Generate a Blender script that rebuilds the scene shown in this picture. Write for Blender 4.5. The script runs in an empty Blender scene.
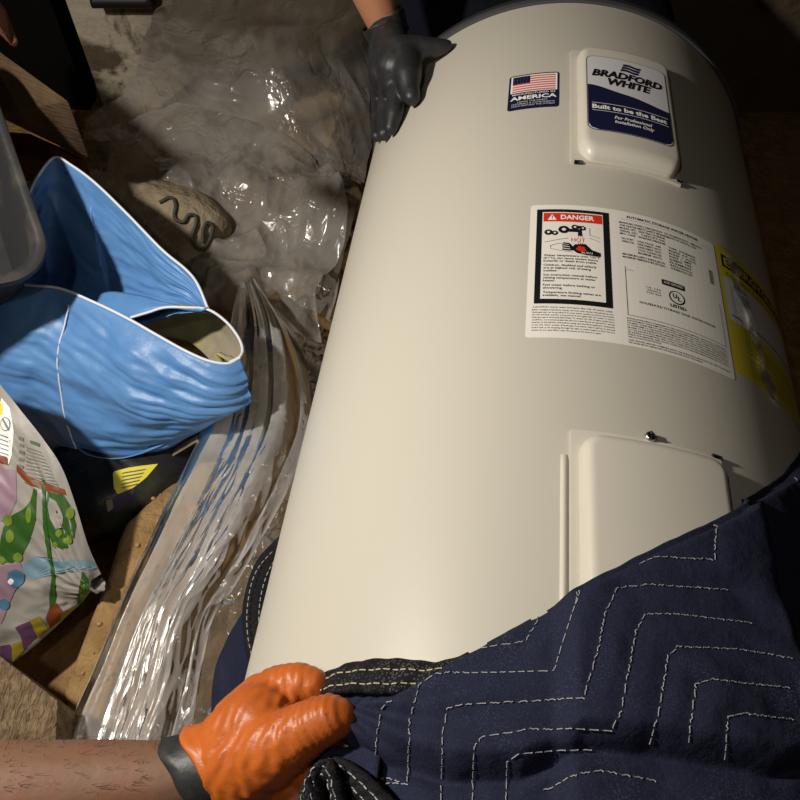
import bpy, math, random
import numpy as np
from mathutils import Vector, Matrix
from mathutils.bvhtree import BVHTree
random.seed(7)
PI = math.pi
sc = bpy.context.scene
COL = sc.collection

# ------------------------------------------------------------------ camera and axes
F = 750.0
H = 1.073
PITCH = math.radians(54.4236)
CAM = np.array([0.0, 0.0, H])
VR = np.array([1.0, 0, 0])
VU = np.array([0, math.sin(PITCH), math.cos(PITCH)])
VF = np.array([0, math.cos(PITCH), -math.sin(PITCH)])

def ray(px, py):
    return VF + VR * ((px - 400) / F) - VU * ((py - 400) / F)

def at(px, py, z):
    r = ray(px, py)
    return CAM + r * ((z - H) / r[2])

def aty(px, py, y):
    r = ray(px, py)
    return CAM + r * (y / r[1])

# tank axis (lies level on the floor, pointing away from the viewer)
C0 = np.array([0.17976, 0.55305, 0.300])
D = np.array([0.129795, 0.991541, 0.0]); D /= np.linalg.norm(D)
RT = np.array([D[1], -D[0], 0.0])
UP = np.array([0, 0, 1.0])
R = 0.28

def cyl(s, th, r=R):
    a = math.radians(th)
    return C0 + D * s + (RT * math.sin(a) + UP * math.cos(a)) * r

def oncyl(px, py, r=R):
    v = ray(px, py)
    a = v - (v @ D) * D
    o = CAM - C0
    b = o - (o @ D) * D
    A = a @ a; B = 2 * a @ b; Q = b @ b - r * r
    disc = B * B - 4 * A * Q
    t = (-B - math.sqrt(disc)) / 2 / A if disc > 0 else -B / 2 / A
    P = CAM + t * v
    if disc <= 0:
        w = P - C0; w = w - (w @ D) * D
        P = P + w / np.linalg.norm(w) * (r - np.linalg.norm(w))
    w = P - C0
    return w @ D, math.degrees(math.atan2(w @ RT, w[2])), P

# ------------------------------------------------------------------ noise (vectorised)
_rng = np.random.RandomState(11)
_perm = _rng.permutation(512)
_gr = _rng.rand(512) * 2 * PI
def gnoise(x, y, seed=0):
    x = np.asarray(x, float) + seed * 17.31; y = np.asarray(y, float) + seed * 9.77
    xi = np.floor(x).astype(int); yi = np.floor(y).astype(int)
    xf = x - xi; yf = y - yi
    def g(ix, iy, dx, dy):
        h = _gr[(_perm[(ix + _perm[iy % 512]) % 512]) % 512]
        return np.cos(h) * dx + np.sin(h) * dy
    u = xf * xf * xf * (xf * (xf * 6 - 15) + 10); v = yf * yf * yf * (yf * (yf * 6 - 15) + 10)
    a = g(xi, yi, xf, yf); b = g(xi + 1, yi, xf - 1, yf)
    c = g(xi, yi + 1, xf, yf - 1); d = g(xi + 1, yi + 1, xf - 1, yf - 1)
    return (a + (b - a) * u) * (1 - v) + (c + (d - c) * u) * v
def fbm(x, y, oct=4, seed=0):
    s = 0; a = 1.0
    for k in range(oct):
        s = s + a * gnoise(np.asarray(x) * 2 ** k, np.asarray(y) * 2 ** k, seed + k); a *= .5
    return s
def ridge(x, y, oct=3, seed=0):
    s = 0; a = 1.0
    for k in range(oct):
        s = s + a * (0.35 - np.abs(gnoise(np.asarray(x) * 1.9 ** k, np.asarray(y) * 1.9 ** k, seed + 3 * k))); a *= .5
    return s
def sm(a, b, x):
    t = np.clip((np.asarray(x, float) - a) / (b - a), 0, 1)
    return t * t * (3 - 2 * t)

# ------------------------------------------------------------------ materials
def nn(t, ty, **k):
    n = t.nodes.new(ty)
    for a, b in k.items():
        if a in n.inputs: n.inputs[a].default_value = b
        else: setattr(n, a, b)
    return n
def lin(c):
    return tuple(((x / 255) / 12.92 if x / 255 <= .04045 else ((x / 255 + .055) / 1.055) ** 2.4) for x in c)
def mat(name, col, rough=.6, spec=.5, bump=None, var=None, metal=0, coat=0, sheen=0, sss=0, coords='Object'):
    """bump: (scale, strength, distance, stretch xyz);  var: (other colour, scale, lo, hi)"""
    m = bpy.data.materials.new(name); m.use_nodes = True
    t = m.node_tree; b = t.nodes['Principled BSDF']
    col = tuple(col)[:3]
    b.inputs['Base Color'].default_value = (*col, 1)
    b.inputs['Roughness'].default_value = rough
    b.inputs['Specular IOR Level'].default_value = spec
    b.inputs['Metallic'].default_value = metal
    b.inputs['Coat Weight'].default_value = coat
    b.inputs['Coat Roughness'].default_value = .12
    b.inputs['Sheen Weight'].default_value = sheen
    if sss:
        b.inputs['Subsurface Weight'].default_value = sss
        b.inputs['Subsurface Radius'].default_value = (.01, .004, .002)
        b.inputs['Subsurface Scale'].default_value = .5
    tc = nn(t, 'ShaderNodeTexCoord')
    if var:
        c2, s, lo, hi = var
        no = nn(t, 'ShaderNodeTexNoise', Scale=s, Detail=6.0, Roughness=.6)
        t.links.new(tc.outputs[coords], no.inputs['Vector'])
        mr = nn(t, 'ShaderNodeMapRange'); mr.inputs['From Min'].default_value = lo; mr.inputs['From Max'].default_value = hi
        t.links.new(no.outputs['Fac'], mr.inputs['Value'])
        mx = nn(t, 'ShaderNodeMix', data_type='RGBA')
        t.links.new(mr.outputs['Result'], mx.inputs[0])
        mx.inputs[6].default_value = (*col, 1); mx.inputs[7].default_value = (*c2, 1)
        t.links.new(mx.outputs[2], b.inputs['Base Color'])
    if bump:
        s, st, di = bump[:3]
        mp = nn(t, 'ShaderNodeMapping')
        if len(bump) > 3: mp.inputs['Scale'].default_value = bump[3]
        if len(bump) > 4: mp.inputs['Rotation'].default_value = bump[4]
        t.links.new(tc.outputs[coords], mp.inputs['Vector'])
        no = nn(t, 'ShaderNodeTexNoise', Scale=s, Detail=5.0, Roughness=.55)
        t.links.new(mp.outputs[0], no.inputs['Vector'])
        bp = nn(t, 'ShaderNodeBump', Strength=st, Distance=di)
        t.links.new(no.outputs['Fac'], bp.inputs['Height'])
        t.links.new(bp.outputs[0], b.inputs['Normal'])
    return m

def film(name, tint, opac, rough=.2, creases=9.0, cr_amt=.5):
    m = bpy.data.materials.new(name); m.use_nodes = True
    t = m.node_tree; t.nodes.clear()
    out = nn(t, 'ShaderNodeOutputMaterial')
    tr = nn(t, 'ShaderNodeBsdfTransparent'); tr.inputs[0].default_value = (.97, .97, .97, 1)
    di = nn(t, 'ShaderNodeBsdfDiffuse'); di.inputs[0].default_value = (*tint, 1)
    tl = nn(t, 'ShaderNodeBsdfTranslucent'); tl.inputs[0].default_value = (*tint, 1)
    dm = nn(t, 'ShaderNodeMixShader', Fac=.35)
    t.links.new(di.outputs[0], dm.inputs[1]); t.links.new(tl.outputs[0], dm.inputs[2])
    mx = nn(t, 'ShaderNodeMixShader')
    tc = nn(t, 'ShaderNodeTexCoord')
    no = nn(t, 'ShaderNodeTexNoise', Scale=9.0, Detail=3.0)
    t.links.new(tc.outputs['Object'], no.inputs['Vector'])
    mr = nn(t, 'ShaderNodeMapRange'); mr.inputs['From Min'].default_value = .35; mr.inputs['From Max'].default_value = .7
    mr.inputs['To Min'].default_value = opac * .65; mr.inputs['To Max'].default_value = min(1, opac * 1.35)
    t.links.new(no.outputs['Fac'], mr.inputs['Value'])
    t.links.new(mr.outputs[0], mx.inputs[0])
    t.links.new(tr.outputs[0], mx.inputs[1]); t.links.new(dm.outputs[0], mx.inputs[2])
    gl = nn(t, 'ShaderNodeBsdfGlossy', Roughness=rough); gl.inputs[0].default_value = (1, 1, 1, 1)
    n2 = nn(t, 'ShaderNodeTexNoise', Scale=15.0, Detail=3.0, Distortion=.6)
    t.links.new(tc.outputs['Object'], n2.inputs['Vector'])
    bp = nn(t, 'ShaderNodeBump', Strength=.4, Distance=.008)
    mpv = nn(t, 'ShaderNodeMixRGB', Fac=.12); t.links.new(tc.outputs['Object'], mpv.inputs[1]); t.links.new(n2.outputs['Color'], mpv.inputs[2])
    vo = nn(t, 'ShaderNodeTexVoronoi', feature='DISTANCE_TO_EDGE', Scale=creases); t.links.new(mpv.outputs[0], vo.inputs['Vector'])
    er = nn(t, 'ShaderNodeMapRange'); er.inputs['From Max'].default_value = .09; t.links.new(vo.outputs['Distance'], er.inputs['Value'])
    ad = nn(t, 'ShaderNodeMath', operation='MULTIPLY_ADD'); ad.inputs[1].default_value = cr_amt
    t.links.new(er.outputs[0], ad.inputs[0]); t.links.new(n2.outputs['Fac'], ad.inputs[2])
    t.links.new(ad.outputs[0], bp.inputs['Height'])
    t.links.new(bp.outputs[0], gl.inputs['Normal']); t.links.new(bp.outputs[0], di.inputs['Normal'])
    fr = nn(t, 'ShaderNodeFresnel', IOR=1.45)
    t.links.new(bp.outputs[0], fr.inputs['Normal'])
    m2 = nn(t, 'ShaderNodeMixShader')
    t.links.new(fr.outputs[0], m2.inputs[0]); t.links.new(mx.outputs[0], m2.inputs[1]); t.links.new(gl.outputs[0], m2.inputs[2])
    t.links.new(m2.outputs[0], out.inputs[0])
    return m

M = {}
M['enamel'] = mat('enamel', (.52, .492, .425), .40, .35, bump=(60, .04, .002))
M['panel'] = mat('panel', (.60, .565, .49), .38, .5)
M['black_plastic'] = mat('black_plastic', (.02, .021, .024), .45, .5)
M['lid_metal'] = mat('lid_metal', (.09, .095, .105), .35, .5, metal=.4)
M['paper'] = mat('paper', (.78, .75, .70), .45, .4)
M['silver'] = mat('silver', (.64, .63, .66), .35, .4)
M['ink'] = mat('ink', (.006, .006, .008), .5, .4)
M['greyink'] = mat('greyink', (.12, .115, .11), .6, .2)
M['navy'] = mat('navy', (.008, .011, .045), .4, .4)
M['red'] = mat('red', (.62, .03, .015), .45, .4)
M['flagred'] = mat('flagred', (.62, .13, .12), .45, .4)
M['white'] = mat('white', (.85, .83, .8), .45, .4)
M['yellow'] = mat('yellow', (.62, .53, .035), .4, .4)
M['chrome'] = mat('chrome', (.7, .68, .65), .2, .5, metal=1)
M['orange'] = mat('orange', (.50, .12, .018), .42, .35, bump=(26, .5, .004, (1, 1.6, 1), (0, 0, .7)), var=((.43, .097, .015), 20, .4, .6))
M['nitrile'] = mat('nitrile', (.017, .018, .020), .48, .45, bump=(45, .45, .003), var=((.03, .031, .033), 60, .5, .7))
M['skin'] = mat('skin', (0.357, 0.162, 0.089), .55, .4, bump=(120, .25, .002), var=((.36, .15, .08), 40, .4, .65), sss=.1)
M['skin_dark'] = mat('skin_dark', (0.176, 0.094, 0.056), .6, .35, bump=(110, .3, .002), var=((.19, .085, .05), 35, .4, .65), sss=.1)
M['hair'] = mat('hair', (.02, .012, .008), .6, .3, bump=(80, .6, .004))
M['black_cloth'] = mat('black_cloth', (.006, .006, .007), .9, .15, bump=(40, .4, .006))
M['denim'] = mat('denim', (.0035, .0045, .009), .9, .15, bump=(90, .4, .003))
M['blue_vinyl'] = mat('blue_vinyl', (.09, .235, .53), .42, .4, bump=(14, .35, .01), var=((.115, .27, .56), 12, .4, .7))
M['piping'] = mat('piping', (.72, .76, .82), .5, .4)
M['bag_lining'] = mat('bag_lining', (.30, .265, .20), .7, .3, bump=(30, .4, .006), var=((.44, .40, .16), 9, .45, .62))
M['wood'] = mat('wood', (.13, .085, .048), .75, .25, bump=(14, .5, .006, (2, 2, 16)), var=((.05, .028, .016), 9, .35, .65))
M['wood_orange'] = mat('wood_orange', (.12, .05, .02), .7, .25, bump=(14, .5, .006, (2, 2, 16)), var=((.07, .028, .012), 9, .35, .65))
M['bin'] = mat('bin', (.028, .028, .031), .5, .4, bump=(20, .3, .004), var=((.085, .075, .062), 11, .5, .72))
M['dark_bag'] = mat('dark_bag', (.012, .012, .016), .35, .4, bump=(18, .5, .01), var=((.03, .04, .012), 12, .5, .7))
M['purple'] = mat('purple', (.035, .014, .06), .5, .4)
M['label_yellow'] = mat('label_yellow', (.75, .66, .06), .45, .4)
M['tan_strap'] = mat('tan_strap', (.22, .18, .12), .7, .3)
M['cord'] = mat('cord', (.045, .045, .035), .6, .3)
M['bag_white'] = mat('bag_white', (0.305, 0.287, 0.262), .45, .35, bump=(9, .3, .012))
M['pink'] = mat('pink', (0.299, 0.196, 0.251), .45, .35)
M['green'] = mat('green', (0.032, 0.097, 0.015), .45, .35)
M['lime'] = mat('lime', (0.150, 0.230, 0.025), .45, .35)
M['paleblue'] = mat('paleblue', (0.166, 0.279, 0.345), .45, .35)
M['midblue'] = mat('midblue', (0.066, 0.166, 0.279), .45, .35)
M['violet'] = mat('violet', (0.113, 0.048, 0.107), .45, .35)
M['mustard'] = mat('mustard', (0.282, 0.214, 0.022), .45, .35)
M['rust'] = mat('rust', (0.191, 0.048, 0.016), .45, .35)
M['greyprint'] = mat('greyprint', (.17, .17, .15), .5, .3)
M['stitch'] = mat('stitch', (.36, .36, .38), .7, .2)
M['stitch_yellow'] = mat('stitch_yellow', (.48, .44, .28), .7, .2)
M['hairs'] = mat('hairs', (.03, .018, .012), .6, .3)
M['dirt'] = mat('dirt', (.37, .23, .10), .95, .15, bump=(70, .8, .012), var=((.25, .15, .062), 26, .4, .65))
M['pebble'] = mat('pebble', (.40, .26, .12), .9, .2, bump=(60, .5, .004))
M['stone'] = mat('stone', (.42, .31, .18), .9, .2, bump=(28, .7, .012), var=((.17, .11, .06), 9, .42, .62))
M['footing'] = mat('footing', (.30, .245, .17), .95, .15, bump=(50, .9, .012), var=((.17, .13, .085), 14, .4, .65))
M['rubber_pipe'] = mat('rubber_pipe', (.01, .01, .012), .5, .3)
M['film'] = film('film', (.50, .47, .43), .46)
M['film_dense'] = film('film_dense', (.80, .79, .80), .50, .24, 5.0, .12)

# moving-blanket cloth: fine white weave dots over navy
def cloth(name, c1, c2, sc_=420.0, lo=.55, hi=.62):
    m = mat(name, c1, .92, .12)
    t = m.node_tree; b = t.nodes['Principled BSDF']
    tc = nn(t, 'ShaderNodeTexCoord')
    vo = nn(t, 'ShaderNodeTexVoronoi', Scale=sc_, feature='F1')
    t.links.new(tc.outputs['Object'], vo.inputs['Vector'])
    no = nn(t, 'ShaderNodeTexNoise', Scale=9.0, Detail=5.0, Roughness=.65)
    t.links.new(tc.outputs['Object'], no.inputs['Vector'])
    m1 = nn(t, 'ShaderNodeMapRange'); m1.inputs['From Min'].default_value = .42; m1.inputs['From Max'].default_value = .16
    t.links.new(vo.outputs['Distance'], m1.inputs['Value'])
    m2 = nn(t, 'ShaderNodeMapRange'); m2.inputs['From Min'].default_value = lo - .1; m2.inputs['From Max'].default_value = hi + .05
    m2.inputs['To Min'].default_value = .12; m2.inputs['To Max'].default_value = 1
    t.links.new(no.outputs['Fac'], m2.inputs['Value'])
    mu = nn(t, 'ShaderNodeMath', operation='MULTIPLY')
    t.links.new(m1.outputs[0], mu.inputs[0]); t.links.new(m2.outputs[0], mu.inputs[1])
    mx = nn(t, 'ShaderNodeMix', data_type='RGBA')
    mx.inputs[6].default_value = (*c1, 1); mx.inputs[7].default_value = (*c2, 1)
    t.links.new(mu.outputs[0], mx.inputs[0]); t.links.new(mx.outputs[2], b.inputs['Base Color'])
    n3 = nn(t, 'ShaderNodeTexNoise', Scale=55.0, Detail=6.0, Roughness=.6)
    t.links.new(tc.outputs['Object'], n3.inputs['Vector'])
    bp = nn(t, 'ShaderNodeBump', Strength=.55, Distance=.004)
    t.links.new(n3.outputs['Fac'], bp.inputs['Height']); t.links.new(bp.outputs[0], b.inputs['Normal'])
    return m
M['quilt'] = cloth('quilt', (.017, .020, .042), (.11, .12, .17), 700.0, .60, .70)
M['binding'] = cloth('binding', (.012, .012, .014), (.12, .12, .12), 520)

# ------------------------------------------------------------------ object helpers
WLOC = {}
def place(o, parent):
    if parent is not None:
        o.parent = parent
        w = WLOC.get(parent.name, (0, 0, 0))
        o.matrix_parent_inverse = Matrix.Translation(Vector(w) * -1)
def tag(o, label=None, cat=None, group=None, kind=None):
    if label: o['label'] = label
    if cat: o['category'] = cat
    if group: o['group'] = group
    if kind: o['kind'] = kind
    return o
def empty(name, loc, **k):
    o = bpy.data.objects.new(name, None); o.empty_display_size = .05
    o.location = Vector(loc); COL.objects.link(o); WLOC[o.name] = tuple(float(v) for v in loc)
    return tag(o, **k)

class B:
    """collects geometry for ONE mesh object (world coordinates)"""
    def __init__(s): s.v = []; s.f = []; s.m = []; s.mats = []; s.n = 0
    def mi(s, m):
        if m not in s.mats: s.mats.append(m)
        return s.mats.index(m)
    def add(s, v, f, m):
        v = np.asarray(v, float).reshape(-1, 3); i = s.mi(m)
        s.v.append(v)
        for q in f: s.f.append(tuple(int(k) + s.n for k in q)); s.m.append(i)
        s.n += len(v); return s
    def grid(s, P, m, closed_u=False, closed_v=False, flip=False):
        P = np.asarray(P, float); nu, nv = P.shape[:2]; f = []
        for i in range(nu if closed_u else nu - 1):
            for j in range(nv if closed_v else nv - 1):
                a = i * nv + j; b = ((i + 1) % nu) * nv + j
                c = ((i + 1) % nu) * nv + (j + 1) % nv; d = i * nv + (j + 1) % nv
                f.append((a, d, c, b) if flip else (a, b, c, d))
        return s.add(P.reshape(-1, 3), f, m)
    def tube(s, pts, r, m, n=10, caps=True, flat=None):
        """flat: (direction, ratio) squashes the section"""
        pts = np.asarray(pts, float); k = len(pts)
        rr = np.full(k, r) if np.isscalar(r) else np.asarray(r, float)
        T = np.gradient(pts, axis=0); T /= np.linalg.norm(T, axis=1)[:, None] + 1e-12
        ref = np.array([0, 0, 1.0]) if abs(T[0][2]) < .9 else np.array([1.0, 0, 0])
        if flat is not None: ref = np.asarray(flat[0], float)
        P = np.zeros((k, n, 3)); a = np.arange(n) * 2 * PI / n
        prev = None
        for i in range(k):
            if flat is not None: u = ref
            else: u = ref if prev is None else prev
            u = u - (u @ T[i]) * T[i]; u /= np.linalg.norm(u) + 1e-12; prev = u
            w = np.cross(T[i], u); fl = 1 if flat is None else flat[1]
            P[i] = pts[i] + rr[i] * (np.cos(a)[:, None] * u * fl + np.sin(a)[:, None] * w)
        base = s.n
        s.grid(P, m, closed_v=True, flip=True)
        if caps:
            i = s.mi(m)
            s.f.append(tuple(range(base, base + n))); s.m.append(i)
            s.f.append(tuple(range(base + (k - 1) * n + n - 1, base + (k - 1) * n - 1, -1))); s.m.append(i)
        return s
    def prism(s, poly, ext, m):
        """planar-ish polygon extruded by vector ext"""
        p = np.asarray(poly, float); n = len(p); q = p + np.asarray(ext)
        f = [tuple(range(n)), tuple(range(2 * n - 1, n - 1, -1))]
        f += [(i, i + n, (i + 1) % n + n, (i + 1) % n) for i in range(n)]
        return s.add(np.vstack([p, q]), f, m)
    def box(s, c, sx, sy, sz, m):
        x, y, z = c
        v = [(x + a * sx / 2, y + b * sy / 2, z + d * sz / 2) for d in (-1, 1) for a, b in ((-1, -1), (1, -1), (1, 1), (-1, 1))]
        return s.add(v, [(3, 2, 1, 0), (4, 5, 6, 7), (0, 1, 5, 4), (1, 2, 6, 5), (2, 3, 7, 6), (3, 0, 4, 7)], m)
    def build(s, name, parent=None, smooth=True, **k):
        v = np.vstack(s.v); loc = np.zeros(3)
        if parent is None:
            loc = np.array([(v[:, 0].min() + v[:, 0].max()) / 2, (v[:, 1].min() + v[:, 1].max()) / 2, v[:, 2].min()])
            v = v - loc
        me = bpy.data.meshes.new(name); me.from_pydata(v.tolist(), [], s.f)
        for mm in s.mats: me.materials.append(M[mm] if isinstance(mm, str) else mm)
        me.polygons.foreach_set('material_index', s.m)
        me.polygons.foreach_set('use_smooth', [smooth] * len(s.f)); me.update()
        o = bpy.data.objects.new(name, me); o.location = Vector(loc); COL.objects.link(o)
        WLOC[o.name] = tuple(loc)
        place(o, parent)
        return tag(o, **k)

def mod_solid(o, t, off=-1):
    m = o.modifiers.new('thick', 'SOLIDIFY'); m.thickness = t; m.offset = off; return o
def autosmooth(o, ang=35):
    me = o.data
    for p in me.polygons: p.use_smooth = True
    me.set_sharp_from_angle(angle=math.radians(ang)); return o

def spline(pts, n):
    """Catmull-Rom through pts (k x d)"""
    p = np.asarray(pts, float)
    if len(p) == 2: return p[0] + (p[1] - p[0]) * np.linspace(0, 1, n)[:, None]
    q = np.vstack([2 * p[0] - p[1], p, 2 * p[-1] - p[-2]])
    seg = np.linalg.norm(np.diff(p, axis=0), axis=1) + 1e-9
    cum = np.concatenate([[0], np.cumsum(seg)]); t = np.linspace(0, cum[-1], n)
    out = []
    for x in t:
        i = min(int(np.searchsorted(cum, x, side='right')) - 1, len(p) - 2); u = (x - cum[i]) / seg[i]
        a, b, c, d = q[i], q[i + 1], q[i + 2], q[i + 3]
        out.append(.5 * ((2 * b) + (c - a) * u + (2 * a - 5 * b + 4 * c - d) * u * u + (3 * b - a - 3 * c + d) * u ** 3))
    return np.array(out)
def densify(pts, step):
    p = np.asarray(pts, float); out = [p[0]]
    for a, b in zip(p[:-1], p[1:]):
        k = max(1, int(math.ceil(np.linalg.norm(b - a) / step)))
        for j in range(1, k + 1): out.append(a + (b - a) * j / k)
    return np.array(out)

# ---- rounded flesh: capsule chains fused into one continuous skin
def fused(name, chains, m, parent, voxel=.003, smooth=6, cuts=(), **k):
    v = []; f = []; n0 = 0
    def ball(c, r, nu=12, nv=8):
        nonlocal n0
        P = [(0, 0, 1)] + [(math.sin(PI * j / nv) * math.cos(2 * PI * i / nu), math.sin(PI * j / nv) * math.sin(2 * PI * i / nu), math.cos(PI * j / nv)) for j in range(1, nv) for i in range(nu)] + [(0, 0, -1)]
        P = np.array(P) * r + c
        F_ = [(0, 1 + i, 1 + (i + 1) % nu) for i in range(nu)]
        for j in range(nv - 2):
            for i in range(nu):
                a = 1 + j * nu + i; b = 1 + j * nu + (i + 1) % nu
                F_.append((a, a + nu, b + nu, b))
        e = len(P) - 1; s_ = 1 + (nv - 2) * nu
        F_ += [(e, s_ + (i + 1) % nu, s_ + i) for i in range(nu)]
        v.append(P); f.extend([tuple(x + n0 for x in q) for q in F_]); n0 += len(P)
    for ch in chains:
        pts = np.array([c[:3] for c in ch], float); rr = [c[3] for c in ch]
        for i in range(len(pts)):
            ball(pts[i], rr[i])
            if i < len(pts) - 1:
                L = np.linalg.norm(pts[i + 1] - pts[i]); k_ = max(1, int(L / (min(rr[i], rr[i + 1]) * .3)))
                for j in range(1, k_):
                    t = j / k_; ball(pts[i] * (1 - t) + pts[i + 1] * t, rr[i] * (1 - t) + rr[i + 1] * t)
    V = np.vstack(v); loc = np.zeros(3)
    me = bpy.data.meshes.new(name); me.from_pydata(V.tolist(), [], f); me.update()
    o = bpy.data.objects.new(name, me); COL.objects.link(o)
    r_ = o.modifiers.new('r', 'REMESH'); r_.mode = 'VOXEL'; r_.voxel_size = voxel; r_.use_smooth_shade = True
    s_ = o.modifiers.new('s', 'SMOOTH'); s_.iterations = smooth; s_.factor = .5
    dg = bpy.context.evaluated_depsgraph_get(); dg.update()
    m2 = bpy.data.meshes.new_from_object(o.evaluated_get(dg))
    o.modifiers.clear(); o.data = m2; bpy.data.meshes.remove(me); m2.name = name
    m2.materials.clear(); m2.materials.append(M[m])
    for p in m2.polygons: p.use_smooth = True
    place(o, parent)
    return tag(o, **k)

# ---- text as flat geometry
_tc = {}
def glyphs(s, bold=0.0, shear=0.0):
    key = (s, bold, shear)
    if key in _tc: return _tc[key]
    cu = bpy.data.curves.new('t', 'FONT'); cu.body = s; cu.size = 1; cu.offset = bold; cu.shear = shear
    cu.resolution_u = 2; cu.fill_mode = 'FRONT'
    o = bpy.data.objects.new('t', cu); COL.objects.link(o)
    dg = bpy.context.evaluated_depsgraph_get(); dg.update()
    me = bpy.data.meshes.new_from_object(o.evaluated_get(dg))
    v = np.array([x.co[:2] for x in me.vertices]).reshape(-1, 2); f = [tuple(p.vertices) for p in me.polygons]
    bpy.data.objects.remove(o); bpy.data.curves.remove(cu); bpy.data.meshes.remove(me)
    _tc[key] = (v, f); return v, f

class CylLabel:
    """print on the tank: (x = arc distance in m from theta0, y = along the tank) -> surface"""
    def __init__(s, b, th0, s0, r): s.b = b; s.th0 = th0; s.s0 = s0; s.r = r
    def P(s, x, y, l): return cyl(s.s0 + y, s.th0 + math.degrees(x / R), s.r + l * .00022)
    def rect(s, x0, y0, x1, y1, l, m, rad=0):
        if rad: return s.poly(rrect(x0, y0, x1, y1, rad), l, m)
        n = max(1, int(abs(x1 - x0) / .008) + 1)
        g = [[s.P(x, y, l) for y in (y0, y1)] for x in np.linspace(x0, x1, n + 1)]
        s.b.grid(g, m)
    def poly(s, pts, l, m):
        # strips across x so the patch follows the curve
        pts = np.asarray(pts, float); x0, x1 = pts[:, 0].min(), pts[:, 0].max()
        xs = np.unique(np.concatenate([np.linspace(x0, x1, max(2, int((x1 - x0) / .006) + 2)), pts[:, 0]]))
        g = []
        for x in np.clip(xs, x0 + 1e-7, x1 - 1e-7):
            ys = []
            for a, b_ in zip(pts, np.roll(pts, -1, 0)):
                if (a[0] - x) * (b_[0] - x) <= 0 and a[0] != b_[0]:
                    ys.append(a[1] + (b_[1] - a[1]) * (x - a[0]) / (b_[0] - a[0]))
            if len(ys) >= 2: g.append([s.P(x, min(ys), l), s.P(x, max(ys), l)])
        s.b.grid(g, m)
    def text(s, st, x, y, w, h, l, m, bold=0., shear=0., centre=False):
        """x,y: lower left; w: total width (None = natural); h: capital height"""
        v, f = glyphs(st, bold, shear)
        if len(v) == 0: return
        k = h / .70; v2 = v - np.array([v[:, 0].min(), 0]); W = v2[:, 0].max()
        kx = k if w is None else w / W
        xx = v2[:, 0] * kx + (x - (W * kx / 2 if centre else 0)); yy = v2[:, 1] * k + y
        s.b.add([s.P(a, c, l) for a, c in zip(xx, yy)], f, m)

def rrect(x0, y0, x1, y1, r, n=5):
    out = []
    for cx, cy, a0 in ((x1 - r, y1 - r, 0), (x0 + r, y1 - r, 90), (x0 + r, y0 + r, 180), (x1 - r, y0 + r, 270)):
        for i in range(n + 1):
            a = math.radians(a0 + 90 * i / n); out.append((cx + r * math.cos(a), cy + r * math.sin(a)))
    return out

# =================================================================== THE ROOM
_hb = np.array([at(px, py, .06)[:2] for px, py in [(62, 735), (60, 700), (66, 668), (96, 622), (116, 570), (124, 530), (150, 495), (186, 458)]])
HBX = np.interp([.20, .26, .34, .42, .50, .58, .66, .74], _hb[:, 1], _hb[:, 0])
def terrain(x, y):
    x = np.asarray(x, float); y = np.asarray(y, float)
    z = .012 * fbm(x * 3, y * 3, 4, 5) + .0035 * fbm(x * 16, y * 16, 3, 8)
    # mounded soil bank left of the sheeting, and the heap by the wall
    z = z + .075 * np.exp(-(((x + .41) / .13) ** 2 + ((y - .42) / .26) ** 2))
    z = z + .10 * np.exp(-(((x + .30) / .16) ** 2 + ((y - 1.28) / .20) ** 2))
    z = z + .09 * np.exp(-(((x + .55) / .16) ** 2 + ((y - 1.10) / .16) ** 2))
    bx = np.interp(y, [.20, .26, .34, .42, .50, .58, .66, .74], HBX)
    z = z - .10 * sm(-.005, .05, bx - x) * (1 - sm(.16, .30, bx - x)) * sm(.16, .26, y) * (1 - sm(.66, .78, y))
    z = z * (1 - sm(-.17, -.05, x) * .999) - .008 * sm(-.2, -.05, x)
    return z
xs = np.concatenate([np.linspace(-2.2, -1.0, 40), np.linspace(-.99, .1, 330), np.linspace(.12, 2.2, 70)])
ys = np.concatenate([np.linspace(-1.2, .04, 40), np.linspace(.05, 1.7, 420), np.linspace(1.75, 3.0, 30)])
X, Y = np.meshgrid(xs, ys, indexing='ij')
fl = B().grid(np.stack([X, Y, terrain(X, Y)], -1), 'dirt').build('floor', kind='structure')

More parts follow.
